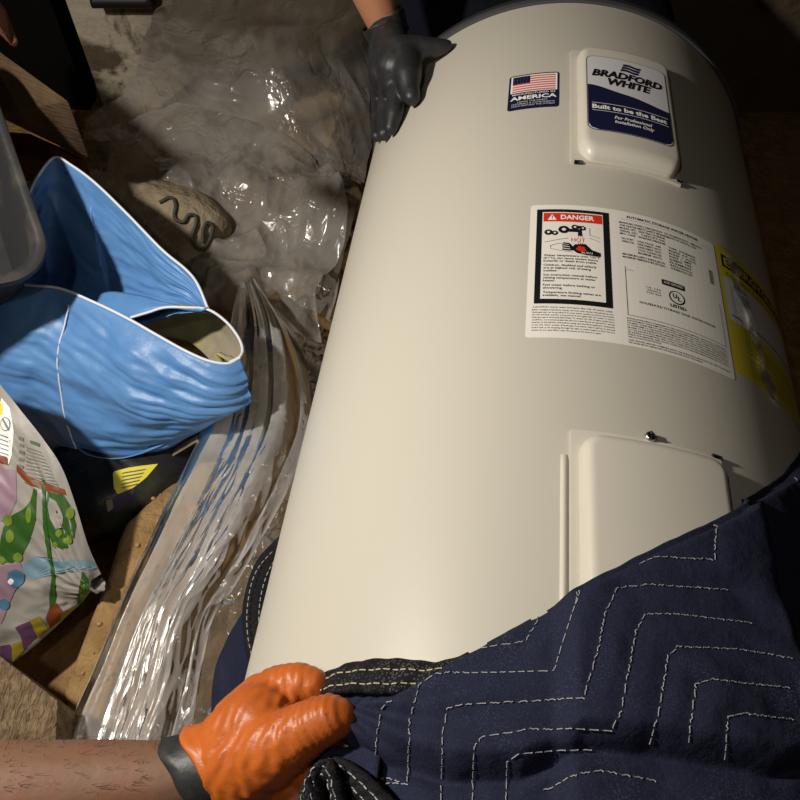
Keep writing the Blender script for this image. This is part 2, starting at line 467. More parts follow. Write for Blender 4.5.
# concrete foundation wall with white mineral bloom
def wallmat():
    m = mat('foundation', (.17, .135, .09), .9, .2, bump=(30, .8, .01))
    t = m.node_tree; b = t.nodes['Principled BSDF']; tc = nn(t, 'ShaderNodeTexCoord')
    no = nn(t, 'ShaderNodeTexNoise', Scale=5.5, Detail=7.0, Roughness=.6, Distortion=.5)
    t.links.new(tc.outputs['Object'], no.inputs['Vector'])
    mr = nn(t, 'ShaderNodeMapRange'); mr.inputs['From Min'].default_value = .44; mr.inputs['From Max'].default_value = .50
    t.links.new(no.outputs['Fac'], mr.inputs['Value'])
    n2 = nn(t, 'ShaderNodeTexNoise', Scale=22.0, Detail=6.0)
    t.links.new(tc.outputs['Object'], n2.inputs['Vector'])
    m1 = nn(t, 'ShaderNodeMix', data_type='RGBA'); m1.inputs[6].default_value = (.14, .105, .07, 1); m1.inputs[7].default_value = (.075, .057, .038, 1)
    t.links.new(n2.outputs['Fac'], m1.inputs[0])
    m2 = nn(t, 'ShaderNodeMix', data_type='RGBA'); m2.inputs[7].default_value = (.42, .37, .29, 1)
    sx = nn(t, 'ShaderNodeSeparateXYZ'); t.links.new(tc.outputs['Object'], sx.inputs[0])
    mk = nn(t, 'ShaderNodeMapRange'); mk.inputs['From Min'].default_value = -1.22; mk.inputs['From Max'].default_value = -1.34
    t.links.new(sx.outputs[0], mk.inputs['Value'])
    mm = nn(t, 'ShaderNodeMath', operation='MULTIPLY'); t.links.new(mr.outputs[0], mm.inputs[0]); t.links.new(mk.outputs[0], mm.inputs[1])
    t.links.new(mm.outputs[0], m2.inputs[0]); t.links.new(m1.outputs[2], m2.inputs[6])
    t.links.new(m2.outputs[2], b.inputs['Base Color'])
    return m
M['foundation'] = wallmat()
M['void_shade'] = mat('void_shade', (.004, .003, .002), .95, .1, bump=(12, .5, .01))  # near-black colour stands in for the darkness of the left opening
M['dark_wood'] = mat('dark_wood', (.06, .04, .025), .9, .2, bump=(12, .5, .01), var=((.03, .02, .012), 5, .4, .6))
wb = B().box((.745, 1.76, .95), 2.93, .24, 2.2, 'foundation').build('wall_back', smooth=False, kind='structure')
B().box((-2.25, .9, .95), .1, 4.3, 2.2, 'foundation').build('wall_left', smooth=False, kind='structure')
B().box((2.26, .9, .95), .1, 4.3, 2.2, 'foundation').build('wall_right', smooth=False, kind='structure')
B().box((0, -1.26, .95), 4.6, .1, 2.2, 'foundation').build('wall_front', smooth=False, kind='structure')
B().box((0, 3.05, .95), 4.6, .1, 2.2, 'dark_wood').build('wall_far', smooth=False, kind='structure')
B().box((-1.49, 1.66, .95), 1.48, .06, 2.2, 'void_shade').build('shade_sheet', smooth=False, kind='structure')  # added sheet, painted near-black as the shade inside the opening
B().box((0, .9, 2.1), 4.6, 4.3, .1, 'dark_wood').build('ceiling', smooth=False, kind='structure')

# =================================================================== THE TANK
heater = empty('water_heater', cyl(-.05, 180, R), label='large cream enamelled electric water heater tank lying on its back', cat='water heater')
SB, ST = -.62, .441
prof = [(SB, .02), (SB, R - .02), (SB + .004, R - .006), (SB + .012, R), (SB + .2, R), (-.2, R), (0, R), (.2, R), (ST - .006, R), (ST, R - .001), (ST, R - .03)]
nseg = 240
g = [[cyl(s_, 360 * i / nseg, r_) for i in range(nseg)] for s_, r_ in prof]
bd = B().grid(g, 'enamel', closed_v=True)
bd.add([cyl(SB, 0, 0)] + [cyl(SB, 360 * i / nseg, .02) for i in range(nseg)], [(0, 1 + i, 1 + (i + 1) % nseg) for i in range(nseg)], 'enamel')
o = autosmooth(bd.build('tank_jacket', heater), 40)
# black plastic collar and lid at the head end
prof = [(ST + .001, R - .02), (ST + .001, R + .003), (ST + .013, R + .004), (ST + .016, R + .001), (ST + .018, R - .012), (ST + .012, R - .03), (ST + .012, .03), (ST + .012, .001)]
g = [[cyl(s_, 360 * i / nseg, r_) for i in range(nseg)] for s_, r_ in prof]
autosmooth(B().grid(g, 'black_plastic', closed_v=True).build('lid', heater, label='dark grey plastic lid ring at the head end'), 40)
g = [[cyl(s_, 360 * i / nseg, r_) for i in range(nseg)] for s_, r_ in [(ST - .003, R + .0002), (ST - .003, R + .0035), (ST + .004, R + .0045), (ST + .004, R + .002)]]
autosmooth(B().grid(g, 'lid_metal', closed_v=True).build('lid_ring', heater, label='thin grey metal rim ring'), 40)
# little pipe stub on the lid
p0 = cyl(ST + .01, 4, .20)
B().tube([p0, p0 + D * .04], .013, 'chrome', 16).build('pipe_nipple', heater)

def panel(name, thA, thB, sA, sB, h, flange, label):
    W = math.radians(thB - thA) * R; L = sB - sA
    nx, ny = 90, 110
    U = np.concatenate([np.linspace(0, .1, 22), np.linspace(.11, .89, 40), np.linspace(.9, 1, 22)]) * W
    V = np.concatenate([np.linspace(0, .09, 22), np.linspace(.1, .9, 40), np.linspace(.91, 1, 22)]) * L
    P = np.zeros((len(U), len(V), 3))
    for i, u in enumerate(U):
        for j, v in enumerate(V):
            # rounded-rectangle distance to the edge
            rc = .016
            dx = min(u, W - u); dy = min(v, L - v)
            if sA > 0 and v < L / 2: dy = v / 1.75      # longer chamfer on the lower lip
            if dx < rc and dy < rc: d = rc - math.hypot(rc - dx, rc - dy)
            else: d = min(dx, dy)
            t = min(1, max(0, d / .011)); hh = h * math.sqrt(max(0, 1 - (1 - t) ** 2.6))
            hh += .0006 * (1 if d > 0 else 0)
            if d < 0: hh = -.002
            P[i, j] = cyl(sA + v, thA + math.degrees(u / R), R + hh)
    b = B().grid(P, 'panel', flip=False)
    o = b.build(name, heater, label=label)
    # pressed flange around it
    lab = B(); c = CylLabel(lab, thA, sA, R + .0002)
    if flange:
        fb = B(); rr = R + .0028
        x0, x1, y0, y1 = -flange, W + .002, -.002, L + .006
        g = []
        for x in np.linspace(x0, x1, 40):
            g.append([cyl(sA + y, thA + math.degrees(x / R), r) for y, r in ((y0, R - .001), (y0, rr), (y1, rr), (y1, R - .001))])
        g = [[cyl(sA + y, thA + math.degrees(x0 / R), R - .001) for y in (y0, y0, y1, y1)]] + g + [[cyl(sA + y, thA + math.degrees(x1 / R), R - .001) for y in (y0, y0, y1, y1)]]
        autosmooth(fb.grid(g, 'panel').build('flange', o), 30)
    return o
up = panel('access_panel', -1.6, 21.0, .105, .312, .015, .007, 'raised cover panel carrying the maker\'s badge')
lp = panel('access_panel', -2.0, 21.6, -.52, -.240, .015, .006, 'plain raised cover panel partly under the blanket')
# screws on the lower cover, dark clips on the corners
s_, th_, P_ = oncyl(650, 437, R + .003)
sb = B(); n_ = (P_ - C0 - D * s_) / np.linalg.norm(P_ - C0 - D * s_)
def screw(P, n, r=.0045):
    b = B(); a = np.cross(n, D); 
    prof = [(0, .0001), (r * .5, .0001), (r * .85, -.0004), (r, -.0016), (r, -.004)]
    g = [[P + n * (h + .003) + (D * math.cos(t) + a * math.sin(t)) * rr for t in np.linspace(0, 2 * PI, 17)[:-1]] for rr, h in prof]
    b.grid(g, 'chrome', closed_v=True)
    b.tube([P + n * .0033 - D * r * .8, P + n * .0033 + D * r * .8], .0007, 'ink', 6)
    b.tube([P + n * .0033 - a * r * .8, P + n * .0033 + a * r * .8], .0007, 'ink', 6)
    return b
screw(P_, n_).build('screw', lp, label='bright metal screw at the top edge')
for par, pts in ((lp, [(716, 458)]), (up, [(578, 163), (679, 183)])):
    for q in pts:
        s_, th_, P_ = oncyl(*q, R + .001); n_ = (P_ - C0 - D * s_); n_ /= np.linalg.norm(n_)
        a_ = np.cross(n_, D)
        B().tube([P_ - a_ * .004 + n_ * .001, P_ + a_ * .004 + n_ * .001], .0022, 'ink', 8).build('corner_clip', par, label='small dark clip at the corner')
# jacket seam bead beside the lower cover
g = []
for s_ in np.linspace(-.60, -.256, 60):
    e = .0024 * float(sm(-.256, -.262, s_))
    g.append([cyl(s_, -4.75 + a, R + e * h + .0001) for a, h in ((0, 0), (.25, .8), (.55, 1), (.85, .8), (1.1, 0))])
B().grid(g, 'panel').build('jacket_seam', heater)

# ---- badge on the upper cover
bb = B(); c = CylLabel(bb, 0.2, .142, R + .0160)
BW, BH = .0885, .142
c.rect(-.0012, -.0012, BW + .0012, BH + .0012, 0, 'greyink', .009)
c.poly(rrect(0, 0, BW, BH, .008), 1, 'silver')
wave = [(x, BH * (.585 - .075 * sm(0, .45, x / BW) - .075 * sm(.35, 1, x / BW))) for x in np.linspace(0, BW, 24)]
c.poly([(0, .010), (.003, .003), (.010, 0), (BW - .010, 0), (BW - .003, .003), (BW, .010)] + wave[::-1], 2, 'navy')
c.text('BRADFORD', .0045, .1015, .079, .0125, 3, 'ink', .045, .25)
c.text('WHITE', .0215, .0865, .048, .0125, 3, 'ink', .045, .25)
for k in range(3):   # waving flag emblem
    y0 = .1175 + k * .0055
    pts = [(.036 + .020 * t + .0015 * k, y0 + .0013 * math.sin(t * 6.0)) for t in np.linspace(0, 1, 9)]
    c.poly(pts + [(x + .0005, y + .0042) for x, y in pts[::-1]], 3, 'navy')
for y in (.0475, .0335):
    pts = [(x, y - .012 * (x / BW) ** 2 * 0) for x in np.linspace(.004, BW - .003, 6)]
    c.poly([(x, y_) for x, y_ in pts] + [(x, y_ + .0007) for x, y_ in pts[::-1]], 3, 'white')
c.text('Built to be the Best', .004, .0375, .080, .0072, 3, 'white', .035)
c.text('For Professional', .0265, .0225, .040, .0052, 3, 'white', .02, .25)
c.text('Installation Only', .0265, .0150, .042, .0052, 3, 'white', .02, .25)
bb.build('brand_badge', up, smooth=False, label='silver and navy badge with a waving flag emblem')

# ---- flag sticker
fb = B(); s0_, t0_, _ = oncyl(507, 111); c = CylLabel(fb, -17.6, .2045, R + .0002)
FW, FH = .0585, .071
def q2(x, y): return x, y
c.poly(rrect(0, 0, FW, FH, .004), 0, 'navy')
c.rect(.0025, .034, FW - .0025, .0685, 1, 'white')
for k in range(7): c.rect(.0045, .0352 + k * .0047, FW - .0045, .0352 + k * .0047 + .0026, 2, 'flagred')
c.rect(.0045, .0515, .0245, .0665, 3, 'navy')
for i in range(5):
    for j in range(4): c.rect(.0062 + i * .0036, .0530 + j * .0033, .0066 + i * .0036, .0534 + j * .0033, 4, 'silver')
c.text('MANUFACTURED IN', .005, .0287, .0485, .0030, 2, 'white', .01)
c.text('AMERICA', .0030, .0190, .0525, .0070, 2, 'white', .03)
c.text('USING THE FINEST', .0115, .0135, .034, .0026, 2, 'silver')
c.text('MATERIALS & COMPONENTS', .005, .0095, .0485, .0026, 2, 'silver')
c.text('FROM AROUND THE WORLD', .005, .0055, .0485, .0026, 2, 'silver')
fb.build('flag_sticker', heater, smooth=False, label='small navy sticker with a striped flag')

# ---- big data label
lb = B(); c = CylLabel(lb, -11.05, -.1385, R + .0002)
LW, LH = .1945, .1745
X1 = .0845            # split between the danger half and the data half
c.poly(rrect(0, 0, LW, LH, .003), 0, 'paper')
K = 'ink'
c.text('CAUTION: Some state increases the risk of water scald.', .0055, .0350, .070, .0020, 1, K)
cau = ['Before changing temperature setting, see instruction manual. Household use only.',
       'Hydrogen gas can be produced in a hot water system served by this heater', 'that has not been used for a long period of time (generally two weeks or more).',
       'Hydrogen gas is extremely flammable. To reduce the risk of injury under these', 'conditions, it is recommended that the hot water faucet be opened for several',
       'minutes at the kitchen sink before using any electrical appliance connected', 'to the hot water system. If hydrogen is present, there will be an unusual',
       'sound such as air escaping through the pipe as water begins to flow. Do not', 'smoke or use open flame near the faucet at the time it is open.']
for i, t_ in enumerate(cau): c.text(t_, .0050, .0318 - i * .0030, .0715 if i < 8 else .060, .0017, 1, K)
c.text('AUTOMATIC STORAGE WATER HEATER', X1 + .009, .1655, .079, .0034, 1, K, .02)
c.rect(X1 + .003, .1627, LW - .006, .1630, 1, 'greyink')
rows = ['BRADFORD WHITE CORPORATION   725 TALAMORE DRIVE   AMBLER PA', 'THIS HEATER MEETS SAFETY REQUIREMENTS OF DESIGN CODE', 'MODEL NO.   ELECTRIC STORAGE', 'SERIAL NO.   CAPACITY GAL', 'MFG. CODE   WORKING PRESSURE']
for i, t_ in enumerate(rows): c.text(t_, X1 + .0015, .1560 - i * .0040, .090 * (1 if i == 0 else .92 if i == 1 else .52), .0026, 1, K, .01)
for i, t_ in enumerate(['VOLTAGE  240', 'UPPER ELEMENT  WATTS', 'LOWER ELEMENT  WATTS', 'TOTAL CONNECTED', 'MAXIMUM  WATTS']): c.text(t_, X1 + .0185, .1335 - i * .0040, .024, .0025, 1, K, .01)
for i, t_ in enumerate(['FACTORY', 'WIRED FOR']): c.text(t_, X1 + .003, .1335 - i * .0040, .012, .0025, 1, K, .01)
for i, t_ in enumerate(['MAXIMUM SUPPLY PRESSURE PSI', 'MAXIMUM TEMPERATURE SETTING']): c.text(t_, X1 + .003, .1120 - i * .0038, .042, .0025, 1, K, .01)
for i, t_ in enumerate(['TYPE  STORAGE', 'PHASE  A.C. HZ', 'PHASE  1  VOLTS', 'PHASE  1  AMPS', 'ELEMENT  TYPE', 'ELEMENT', 'INSULATION R', 'THERMOSTAT SET']): c.text(t_, X1 + .051, .1370 - i * .0040, .030 if i in (0, 1, 2) else .024, .0026, 1, K, .01)
c.rect(LW - .013, .112, LW - .0095, .131, 1, K)            # bar code block down the edge
for i in range(9): c.rect(LW - .013, .1125 + i * .0021, LW - .0095, .1131 + i * .0021, 2, 'paper')
# inner ruled box with the approval marks
bx0, bx1, by0, by1 = X1 + .0045, LW - .006, .0355, .0965
for a in ((bx0, by0, bx0 + .0006, by1), (bx0, by0, bx1, by0 + .0006), (bx1, by0, bx1 + .0006, by1 - .008), (bx0, by1 - .004, bx0 + .008, by1 - .0036)): c.rect(*a, 1, 'greyink')
c.poly(rrect(X1 + .040, .0845, X1 + .064, .0915, .0015), 1, K)
c.text('AHRI CERTIFIED', X1 + .042, .0868, .020, .0028, 2, 'paper', .01)
cx_, cy_ = X1 + .0545, .0725
ring = lambda r, n=28: [(cx_ + r * math.cos(2 * PI * i / n), cy_ + r * math.sin(2 * PI * i / n)) for i in range(n)]
c.poly(ring(.0083), 1, K); c.poly(ring(.0069), 2, 'paper')
c.text('U', cx_ - .0046, cy_ - .0016, .0042, .0056, 3, K, .03); c.text('L', cx_ + .0004, cy_ - .0040, .0036, .0056, 3, K, .03)
c.text('LISTED', cx_ - .0078, cy_ - .0132, .0165, .0036, 1, K, .03)
for i, t_ in enumerate(['UL 174', 'CONFORMS TO', 'STD 834']): c.text(t_, X1 + .024, .0745 - i * .0033, .014, .0021, 1, K)
c.text('HOUSEHOLD STORAGE TANK WATER HEATER', X1 + .0165, .0530, .078, .0027, 1, K, .008)
fine = 'INSTALLATION MUST CONFORM TO THE INSTRUCTION MANUAL AND LOCAL CODES WHICH TAKE PRECEDENCE OVER ANY OTHER REQUIREMENT'
for i in range(9): c.text(fine[i * 5:i * 5 + 72], X1 + .0035, .0310 - i * .0027, .100 if i < 8 else .03, .0017, 1, K, .006)
for i in range(2): c.text('THIS WATER HEATER COMPLIES WITH THE PREVAILING EDITIONS OF THE STANDARD', X1 + .0035, .0058 - i * .0028, .100 - .03 * i, .0017, 1, K, .006)
dl = lb.build('data_label', heater, smooth=False, label='large white instruction and data label')
# danger notice in its black frame
db = B(); c = CylLabel(db, -9.75, -.0985, R + .0006)
DW, DH = .0695, .1275
c.rect(0, 0, DW, DH, 0, 'ink'); c.rect(.0055, .0055, DW - .0060, DH - .0045, 1, 'paper')
c.rect(.0065, DH - .0185, DW - .0068, DH - .0060, 2, 'red')
c.poly([(.0105, DH - .0165), (.0190, DH - .0165), (.01475, DH - .0080)], 3, 'white')
c.rect(.0143, DH - .0138, .0152, DH - .0102, 4, 'red'); c.rect(.0143, DH - .0154, .0152, DH - .0145, 4, 'red')
c.text('DANGER', .0230, DH - .0152, .032, .0062, 3, 'white', .03)
def disc(x, y, r, l, m, ry=None, n=20): c.poly([(x + r * math.cos(2 * PI * i / n), y + (ry or r) * math.sin(2 * PI * i / n)) for i in range(n)], l, m)
def strip(p, w, l, m):
    p = np.asarray(p, float)
    for a, b_ in zip(p[:-1], p[1:]):
        d_ = (b_ - a) / (np.linalg.norm(b_ - a) + 1e-9); n2 = np.array([-d_[1], d_[0]]) * w / 2
        c.poly([a + n2, b_ + n2, b_ - n2, a - n2], l, m)
yT = DH - .030                              # taps and spout
for (x, y, r) in ((.0115, yT - .004, .0034), (.0175, yT - .005, .0028), (.026, yT, .0046), (.0365, yT + .004, .0030), (.0440, yT + .003, .0026)):
    disc(x, y, r * 1.15, 2, 'ink'); disc(x, y, r * .42, 3, 'paper')
c.rect(.0115, yT - .0062, .0175, yT - .0034, 2, 'ink')
c.rect(.026, yT - .0030, .0430, yT + .0014, 2, 'ink'); c.rect(.034, yT + .0020, .045, yT + .0062, 2, 'ink'); c.poly([(.039, yT - .008), (.0435, yT - .008), (.0430, yT - .001), (.0395, yT - .001)], 2, 'ink')
c.text('HOT', .0330, yT - .0165, .0130, .0052, 2, 'red', .0)
for dx in (0, .002, .004): strip([(.0395 + dx, yT - .0172), (.0392 + dx, yT - .0205)], .0006, 2, 'red'); strip([(.0395 + dx, yT - .0082), (.0395 + dx, yT - .0100)], .0006, 2, 'red')
strip([(.008, yT - .018), (.020, yT - .0145), (.030, yT - .012)], .0005, 2, 'greyink'); strip([(.050, yT - .010), (.060, yT - .014)], .0005, 2, 'greyink')
strip([(.0505, yT + .004), (.0505, yT - .006), (.060, yT - .009)], .0005, 2, 'greyink')
strip([(.014, yT - .027), (.0135, yT - .023), (.020, yT - .020), (.028, yT - .019)], .0005, 2, 'greyink')
strip([(.014, yT - .027), (.024, yT - .0295), (.034, yT - .031)], .0005, 2, 'greyink')
c.poly([(.033, yT - .027), (.036, yT - .0205), (.046, yT - .019), (.052, yT - .0265), (.060, yT - .0295), (.060, yT - .0345), (.047, yT - .034), (.038, yT - .032)], 3, 'ink')
for q in ((.0255, yT - .019), (.0245, yT - .0215), (.0245, yT - .0245), (.0245, yT - .0275)): strip([(.036, yT - .0275), (.031, q[1] - .001), q], .0018, 3, 'ink')
c.poly([(.037, yT - .0275), (.0395, yT - .0225), (.045, yT - .0235), (.047, yT - .029), (.041, yT - .030)], 4, 'red')
c.text('BURN', .0425, yT - .0325, .010, .0024, 4, 'paper')
paras = [['Water temperature over 125°F', '(51°C) can cause severe burns', 'instantly or death from scalds.'], ['Children, disabled and elderly', 'are at highest risk of being', 'scalded.'],
         ['See instruction manual before', 'setting temperature at water', 'heater.'], ['Feel water before bathing or', 'showering.'], ['Temperature limiting valves are', 'available, see manual.']]
y = DH - .0672
for p in paras:
    for t_ in p:
        v_, _f = glyphs(t_, .012, 0); w_ = (v_[:, 0].max() - v_[:, 0].min()) * .0036 * 1.12
        c.text(t_, .0075, y, min(w_, .0550), .0026, 2, 'ink', .012); y -= .0037
    y -= .0018
db.build('danger_notice', dl, smooth=False, label='black framed notice with a red danger bar')

# ---- yellow energy label, right shoulder
eb = B(); c = CylLabel(eb, 29.1, -.128, R + .0006)
EW, EH = .135, .168
c.poly(rrect(0, 0, EW, EH, .003), 0, 'yellow')
c.rect(.006, .138, EW - .006, .156, 1, 'ink'); c.text('ENERGYGUIDE', .009, .1415, EW - .018, .011, 2, 'yellow', .03)
c.rect(.004, .066, EW - .006, .124, 1, 'silver')
c.poly([(.018, .080), (.026, .066), (.046, .068), (.044, .088), (.036, .108), (.022, .120), (.016, .104)], 2, 'white')
c.text('Estimated Yearly Energy Cost', .01, .128, EW - .02, .004, 1, 'ink')
c.rect(.008, .072, EW - .01, .0735, 2, 'ink')
for i in range(4): c.text('Your cost will depend on your utility rates and use.', .022, .050 - i * .0055, .095, .0030, 1, 'ink')
for i in range(5): c.text('Cost range based on standard size models.', .022, .026 - i * .0045, .085, .0025, 1, 'ink')
eb.build('energy_label', heater, smooth=False, label='creased yellow and black energy label')
# curling clear strip over the label
g = []
for x in np.linspace(0, 1, 26):
    row = []
    for w in (-1, -.3, .3, 1):
        s_ = .030 - .165 * x; th = 32.5 + 6.5 * x + w * (1.3 + .5 * math.sin(x * 9))
        row.append(cyl(s_, th, R + .0022 + .0016 * math.sin(x * 21 + w) + .001))
    g.append(row)
B().grid(g, 'film').build('clear_tape', heater, label='loose strip of clear tape over the yellow label')

# =================================================================== MOVING BLANKET
blanket = empty('moving_blanket', cyl(-.45, 180, R) * np.array([1, 1, 0]), label='navy quilted moving blanket with black binding draped over the foot of the tank', cat='blanket')
edge_px = [(346, 712), (352, 704), (400, 688), (450, 655), (510, 620), (560, 595), (640, 555), (725, 515), (765, 490), (800, 470)]
eT = []; eS = []
for q in edge_px:
    s_, th, P_ = oncyl(*q, R + .017); eT.append(th); eS.append(s_)
eT += [52, 64, 80, 105, 130]; eS += [-.15, -.11, -.10, -.11, -.12]
eT = np.array(eT); eS = np.array(eS)
fT = []; fS = []
for q in [(345, 752), (397, 768), (446, 780), (520, 778), (580, 752), (650, 757), (762, 779), (800, 768)]:
    s_, th, P_ = oncyl(*q, R + .02); fT.append(th); fS.append(s_)
tA = eT[0]; NU, NV = 330, 230
def blanket_r(th, s, eds):
    """radial lift of the cloth"""
    u = th * PI / 180 * R
    fold = np.interp(th, fT, fS)
    d = s - fold
    r = .013 + .004 * fbm(u * 9, s * 9, 3, 21) + .0016 * fbm(u * 30, s * 30, 2, 25)
    r = r + .016 * sm(-.002, .016, d) * (1 - sm(.03, .12, d)) - .004 * np.exp(-(d / .004) ** 2)
    # draw-in creases towards the gripping hand
    gx = u - math.radians(tA) * R; gy = s + .455
    rad = np.hypot(gx, gy) + 1e-6; an = np.arctan2(gy, gx)
    r = r + .0045 * np.sin(an * 16 + 3 * fbm(gx * 8, gy * 8, 2, 4)) * np.exp(-rad / .10) * sm(0, .04, rad)
    # lower-right gather
    r = r + .007 * ridge(u * 7, s * 16 + u * 4, 2, 31) * sm(.02, .14, u)
    # rolled edge: comes down to the tank at its border
    e = np.clip(eds / .012, 0, 1)
    r = .0015 + (r) * (.35 + .65 * np.sqrt(1 - (1 - e) ** 2))
    pn = sm(-6, -3, th) * (1 - sm(23, 27, th)) * sm(-.56, -.52, s)      # cloth lies over the raised cover
    r = np.maximum(r, .0075) + pn * .0125
    return np.where(eds > .006, np.maximum(r, .0075 + .012 * pn), .0015 + pn * .0165)
TH = tA + (118 - tA) * np.linspace(0, 1, NU); VV = np.linspace(0, 1, NV)
def smooth_edge(th): 
    return np.interp(th, eT, eS)
BP = np.zeros((NU, NV, 3)); RRb = np.zeros((NU, NV)); SS = np.zeros((NU, NV)); TT = np.zeros((NU, NV))
for i, th in enumerate(TH):
    e0 = float(smooth_edge(th)) + .0012 * float(fbm(th * .25, 0, 2, 3))
    s_ = e0 + (-.66 - e0) * VV
    SS[i] = s_; TT[i] = th
lefts = (TT - tA) * PI / 180 * R
RRb = blanket_r(TT, SS, np.minimum((SS[:, :1] - SS) * .9, lefts + .002))
RRb = np.where(SS < -.60, RRb - .0, RRb)
for i in range(NU):
    for j in range(NV):
        BP[i, j] = cyl(SS[i, j], TT[i, j], R + RRb[i, j])
# lies out on the floor to the right instead of hugging the underside
for i in range(NU):
    if TH[i] > 82:
        k = (TH[i] - 82) / 36
        base = C0 + RT * (R + .02 + .30 * k) + D * 0
        for j in range(NV):
            q = base + D * SS[i, j]; zf = .26 * (1 - k) ** 2 + .03 + .01 * math.sin(SS[i, j] * 30 + i * .1)
            q[2] = zf
            w = min(1, k * 4); BP[i, j] = BP[i, j] * (1 - w) + q * w
stitch_px = [
 [(469, 648), (525, 640), (541, 611), (545, 604)],
 [(343, 785), (407, 783), (409, 722), (419, 682), (434, 672), (553, 669), (566, 629), (578, 591)],
 [(441, 800), (442, 729), (447, 709), (462, 705), (584, 697), (597, 654), (607, 607), (618, 586), (650, 583), (735, 589)],
 [(472, 800), (474, 747), (481, 735), (531, 727), (612, 732), (622, 710), (637, 629), (645, 612), (675, 612), (760, 622)],
 [(506, 800), (507, 763), (519, 755), (562, 751), (600, 752)],
 [(650, 745), (659, 716), (669, 654), (678, 645), (737, 647), (800, 658)],
 [(544, 791), (569, 776), (600, 769), (665, 782)],
 [(689, 743), (697, 682), (712, 677), (800, 688)],
 [(725, 760), (730, 716), (744, 712), (800, 719)],
 [(375, 768), (376, 735), (381, 710), (394, 694)],
 [(575, 603), (579, 592), (583, 584)],
 [(640, 562), (655, 555), (716, 559), (717, 524)],
 [(795, 478), (800, 484)],
 [(375, 775), (407, 784)],
]
# puff the quilting: sink the cloth along the stitched lines
bvh = BVHTree.FromPolygons([tuple(p) for p in BP.reshape(-1, 3)], [(i * NV + j, (i + 1) * NV + j, (i + 1) * NV + j + 1, i * NV + j + 1) for i in range(NU - 1) for j in range(NV - 1)])
def hit(bv, px, py):
    r = ray(px, py); h = bv.ray_cast(Vector(CAM), Vector(r).normalized())
    return (np.array(h[0]), np.array(h[1])) if h[0] is not None else (None, None)
lines3 = []
for pl in stitch_px:
    q = densify(pl, 4); out = []
    for a in q:
        h, n = hit(bvh, *a)
        if h is not None: out.append(h)
    if len(out) > 2: lines3.append(np.array(out))
# further rows beyond the picture, same chevrons, so the blanket is quilted all over
for k in range(5):
    off = .05 + .045 * k; out = []
    for t in np.linspace(0, 1, 60):
        th = 44 + k * 9 + 8 * abs((t * 3) % 2 - 1); s_ = -.17 - .45 * t
        out.append(cyl(s_, min(th, 80), R + .02))
    out2 = []
    for q in out:
        w = q - C0; s_ = w @ D; ax = C0 + D * s_
        dr = (q - ax) / np.linalg.norm(q - ax)
        h = bvh.ray_cast(Vector(ax + dr * (R + .1)), Vector(-dr))
        if h[0] is not None: out2.append(np.array(h[0]))
    if len(out2) > 2: lines3.append(np.array(out2))
LP = np.vstack([densify(l, .003) for l in lines3])
from mathutils.kdtree import KDTree
kd = KDTree(len(LP))
for i, p in enumerate(LP): kd.insert(Vector(p), i)
kd.balance()
for i in range(NU):
    for j in range(NV):
        dd = kd.find(Vector(BP[i, j]))[2]
        if dd < .035:
            ax = C0 + D * SS[i, j]; dr = BP[i, j] - ax; dr = dr / np.linalg.norm(dr)
            BP[i, j] += dr * (.0032 * math.sqrt(min(1, dd / .022)) - .0032)
bq = B().grid(BP, 'quilt', flip=True).build('quilted_cover', blanket)
mod_solid(bq, .004, -1)
bvh = BVHTree.FromPolygons([tuple(p) for p in BP.reshape(-1, 3)], [(i * NV + j, (i + 1) * NV + j, (i + 1) * NV + j + 1, i * NV + j + 1) for i in range(NU - 1) for j in range(NV - 1)])
sb = B()
for l in lines3:
    q = densify(l, .0012); n = len(q); i = 0
    while i < n - 6:
        seg = q[i:i + 6]
        pts = []
        for p in seg:
            h = bvh.find_nearest(Vector(p)); nr = np.array(h[1]); pos = np.array(h[0])
            ax = C0 + D * ((pos - C0) @ D)
            if nr @ (pos - ax) < 0: nr = -nr
            pts.append(pos + nr * .0007)
        if min(np.linalg.norm(np.diff(np.array(pts), axis=0), axis=1)) > 1e-5:
            sb.tube(pts, .00034, 'stitch', 5)
        i += 7
sb.build('stitching', bq, label='pale quilting stitches', kind='stuff')

def ribbon(top, bot, m, bulge, lift0=0, nu=50, nv=14):
    """cloth band between two curves, bulged outward"""
    a = spline(top, nu); b = spline(bot, nu); P = np.zeros((nu, nv, 3))
    for i in range(nu):
        for j in range(nv):
            t = j / (nv - 1); p = a[i] * (1 - t) + b[i] * t
            w = p - C0; w = w - (w @ D) * D; w /= np.linalg.norm(w)
            P[i, j] = p + w * (lift0 + bulge * math.sqrt(max(0, 1 - (2 * t - 1) ** 2)) + .0012 * math.sin(i * .9 + j * .6))
    return P
oc = lambda x, y, l=.012: oncyl(x, y, R + l)[2]
# black binding turned over at the top edge by the gripping hand
top = [oc(312, 694, .004), oc(322, 680, .006), oc(345, 667, .006), (oc(375, 661, .006)), oc(405, 661, .006), oc(440, 664, .006), oc(470, 655, .006)]
bot = [oc(318, 700, .016), oc(330, 696, .016), oc(350, 693, .016), oc(378, 694, .015), oc(405, 694, .012), oc(440, 690, .008), oc(470, 672, .007)]
P = ribbon(top, bot, 'binding', .007)
bn = mod_solid(B().grid(P, 'binding').build('binding', blanket, label='black woven edge binding'), .003, 0)
def rows(P, js, m, par, r=.0005):
    b = B()
    for j in js:
        line = []
        for i in range(P.shape[0]):
            j0 = int(j); t = j - j0
            p = P[i, j0] * (1 - t) + P[i, min(j0 + 1, P.shape[1] - 1)] * t
            w = p - C0; w = w - (w @ D) * D; w /= np.linalg.norm(w); line.append(p + w * .0022)
        q = densify(line, .0012); i = 0
        while i < len(q) - 5: b.tube(q[i:i + 6], r, m, 5); i += 7
    b.build('stitching', par, label='cream binding stitches', kind='stuff')
rows(P, (5.2, 10.4), 'stitch_yellow', bn)
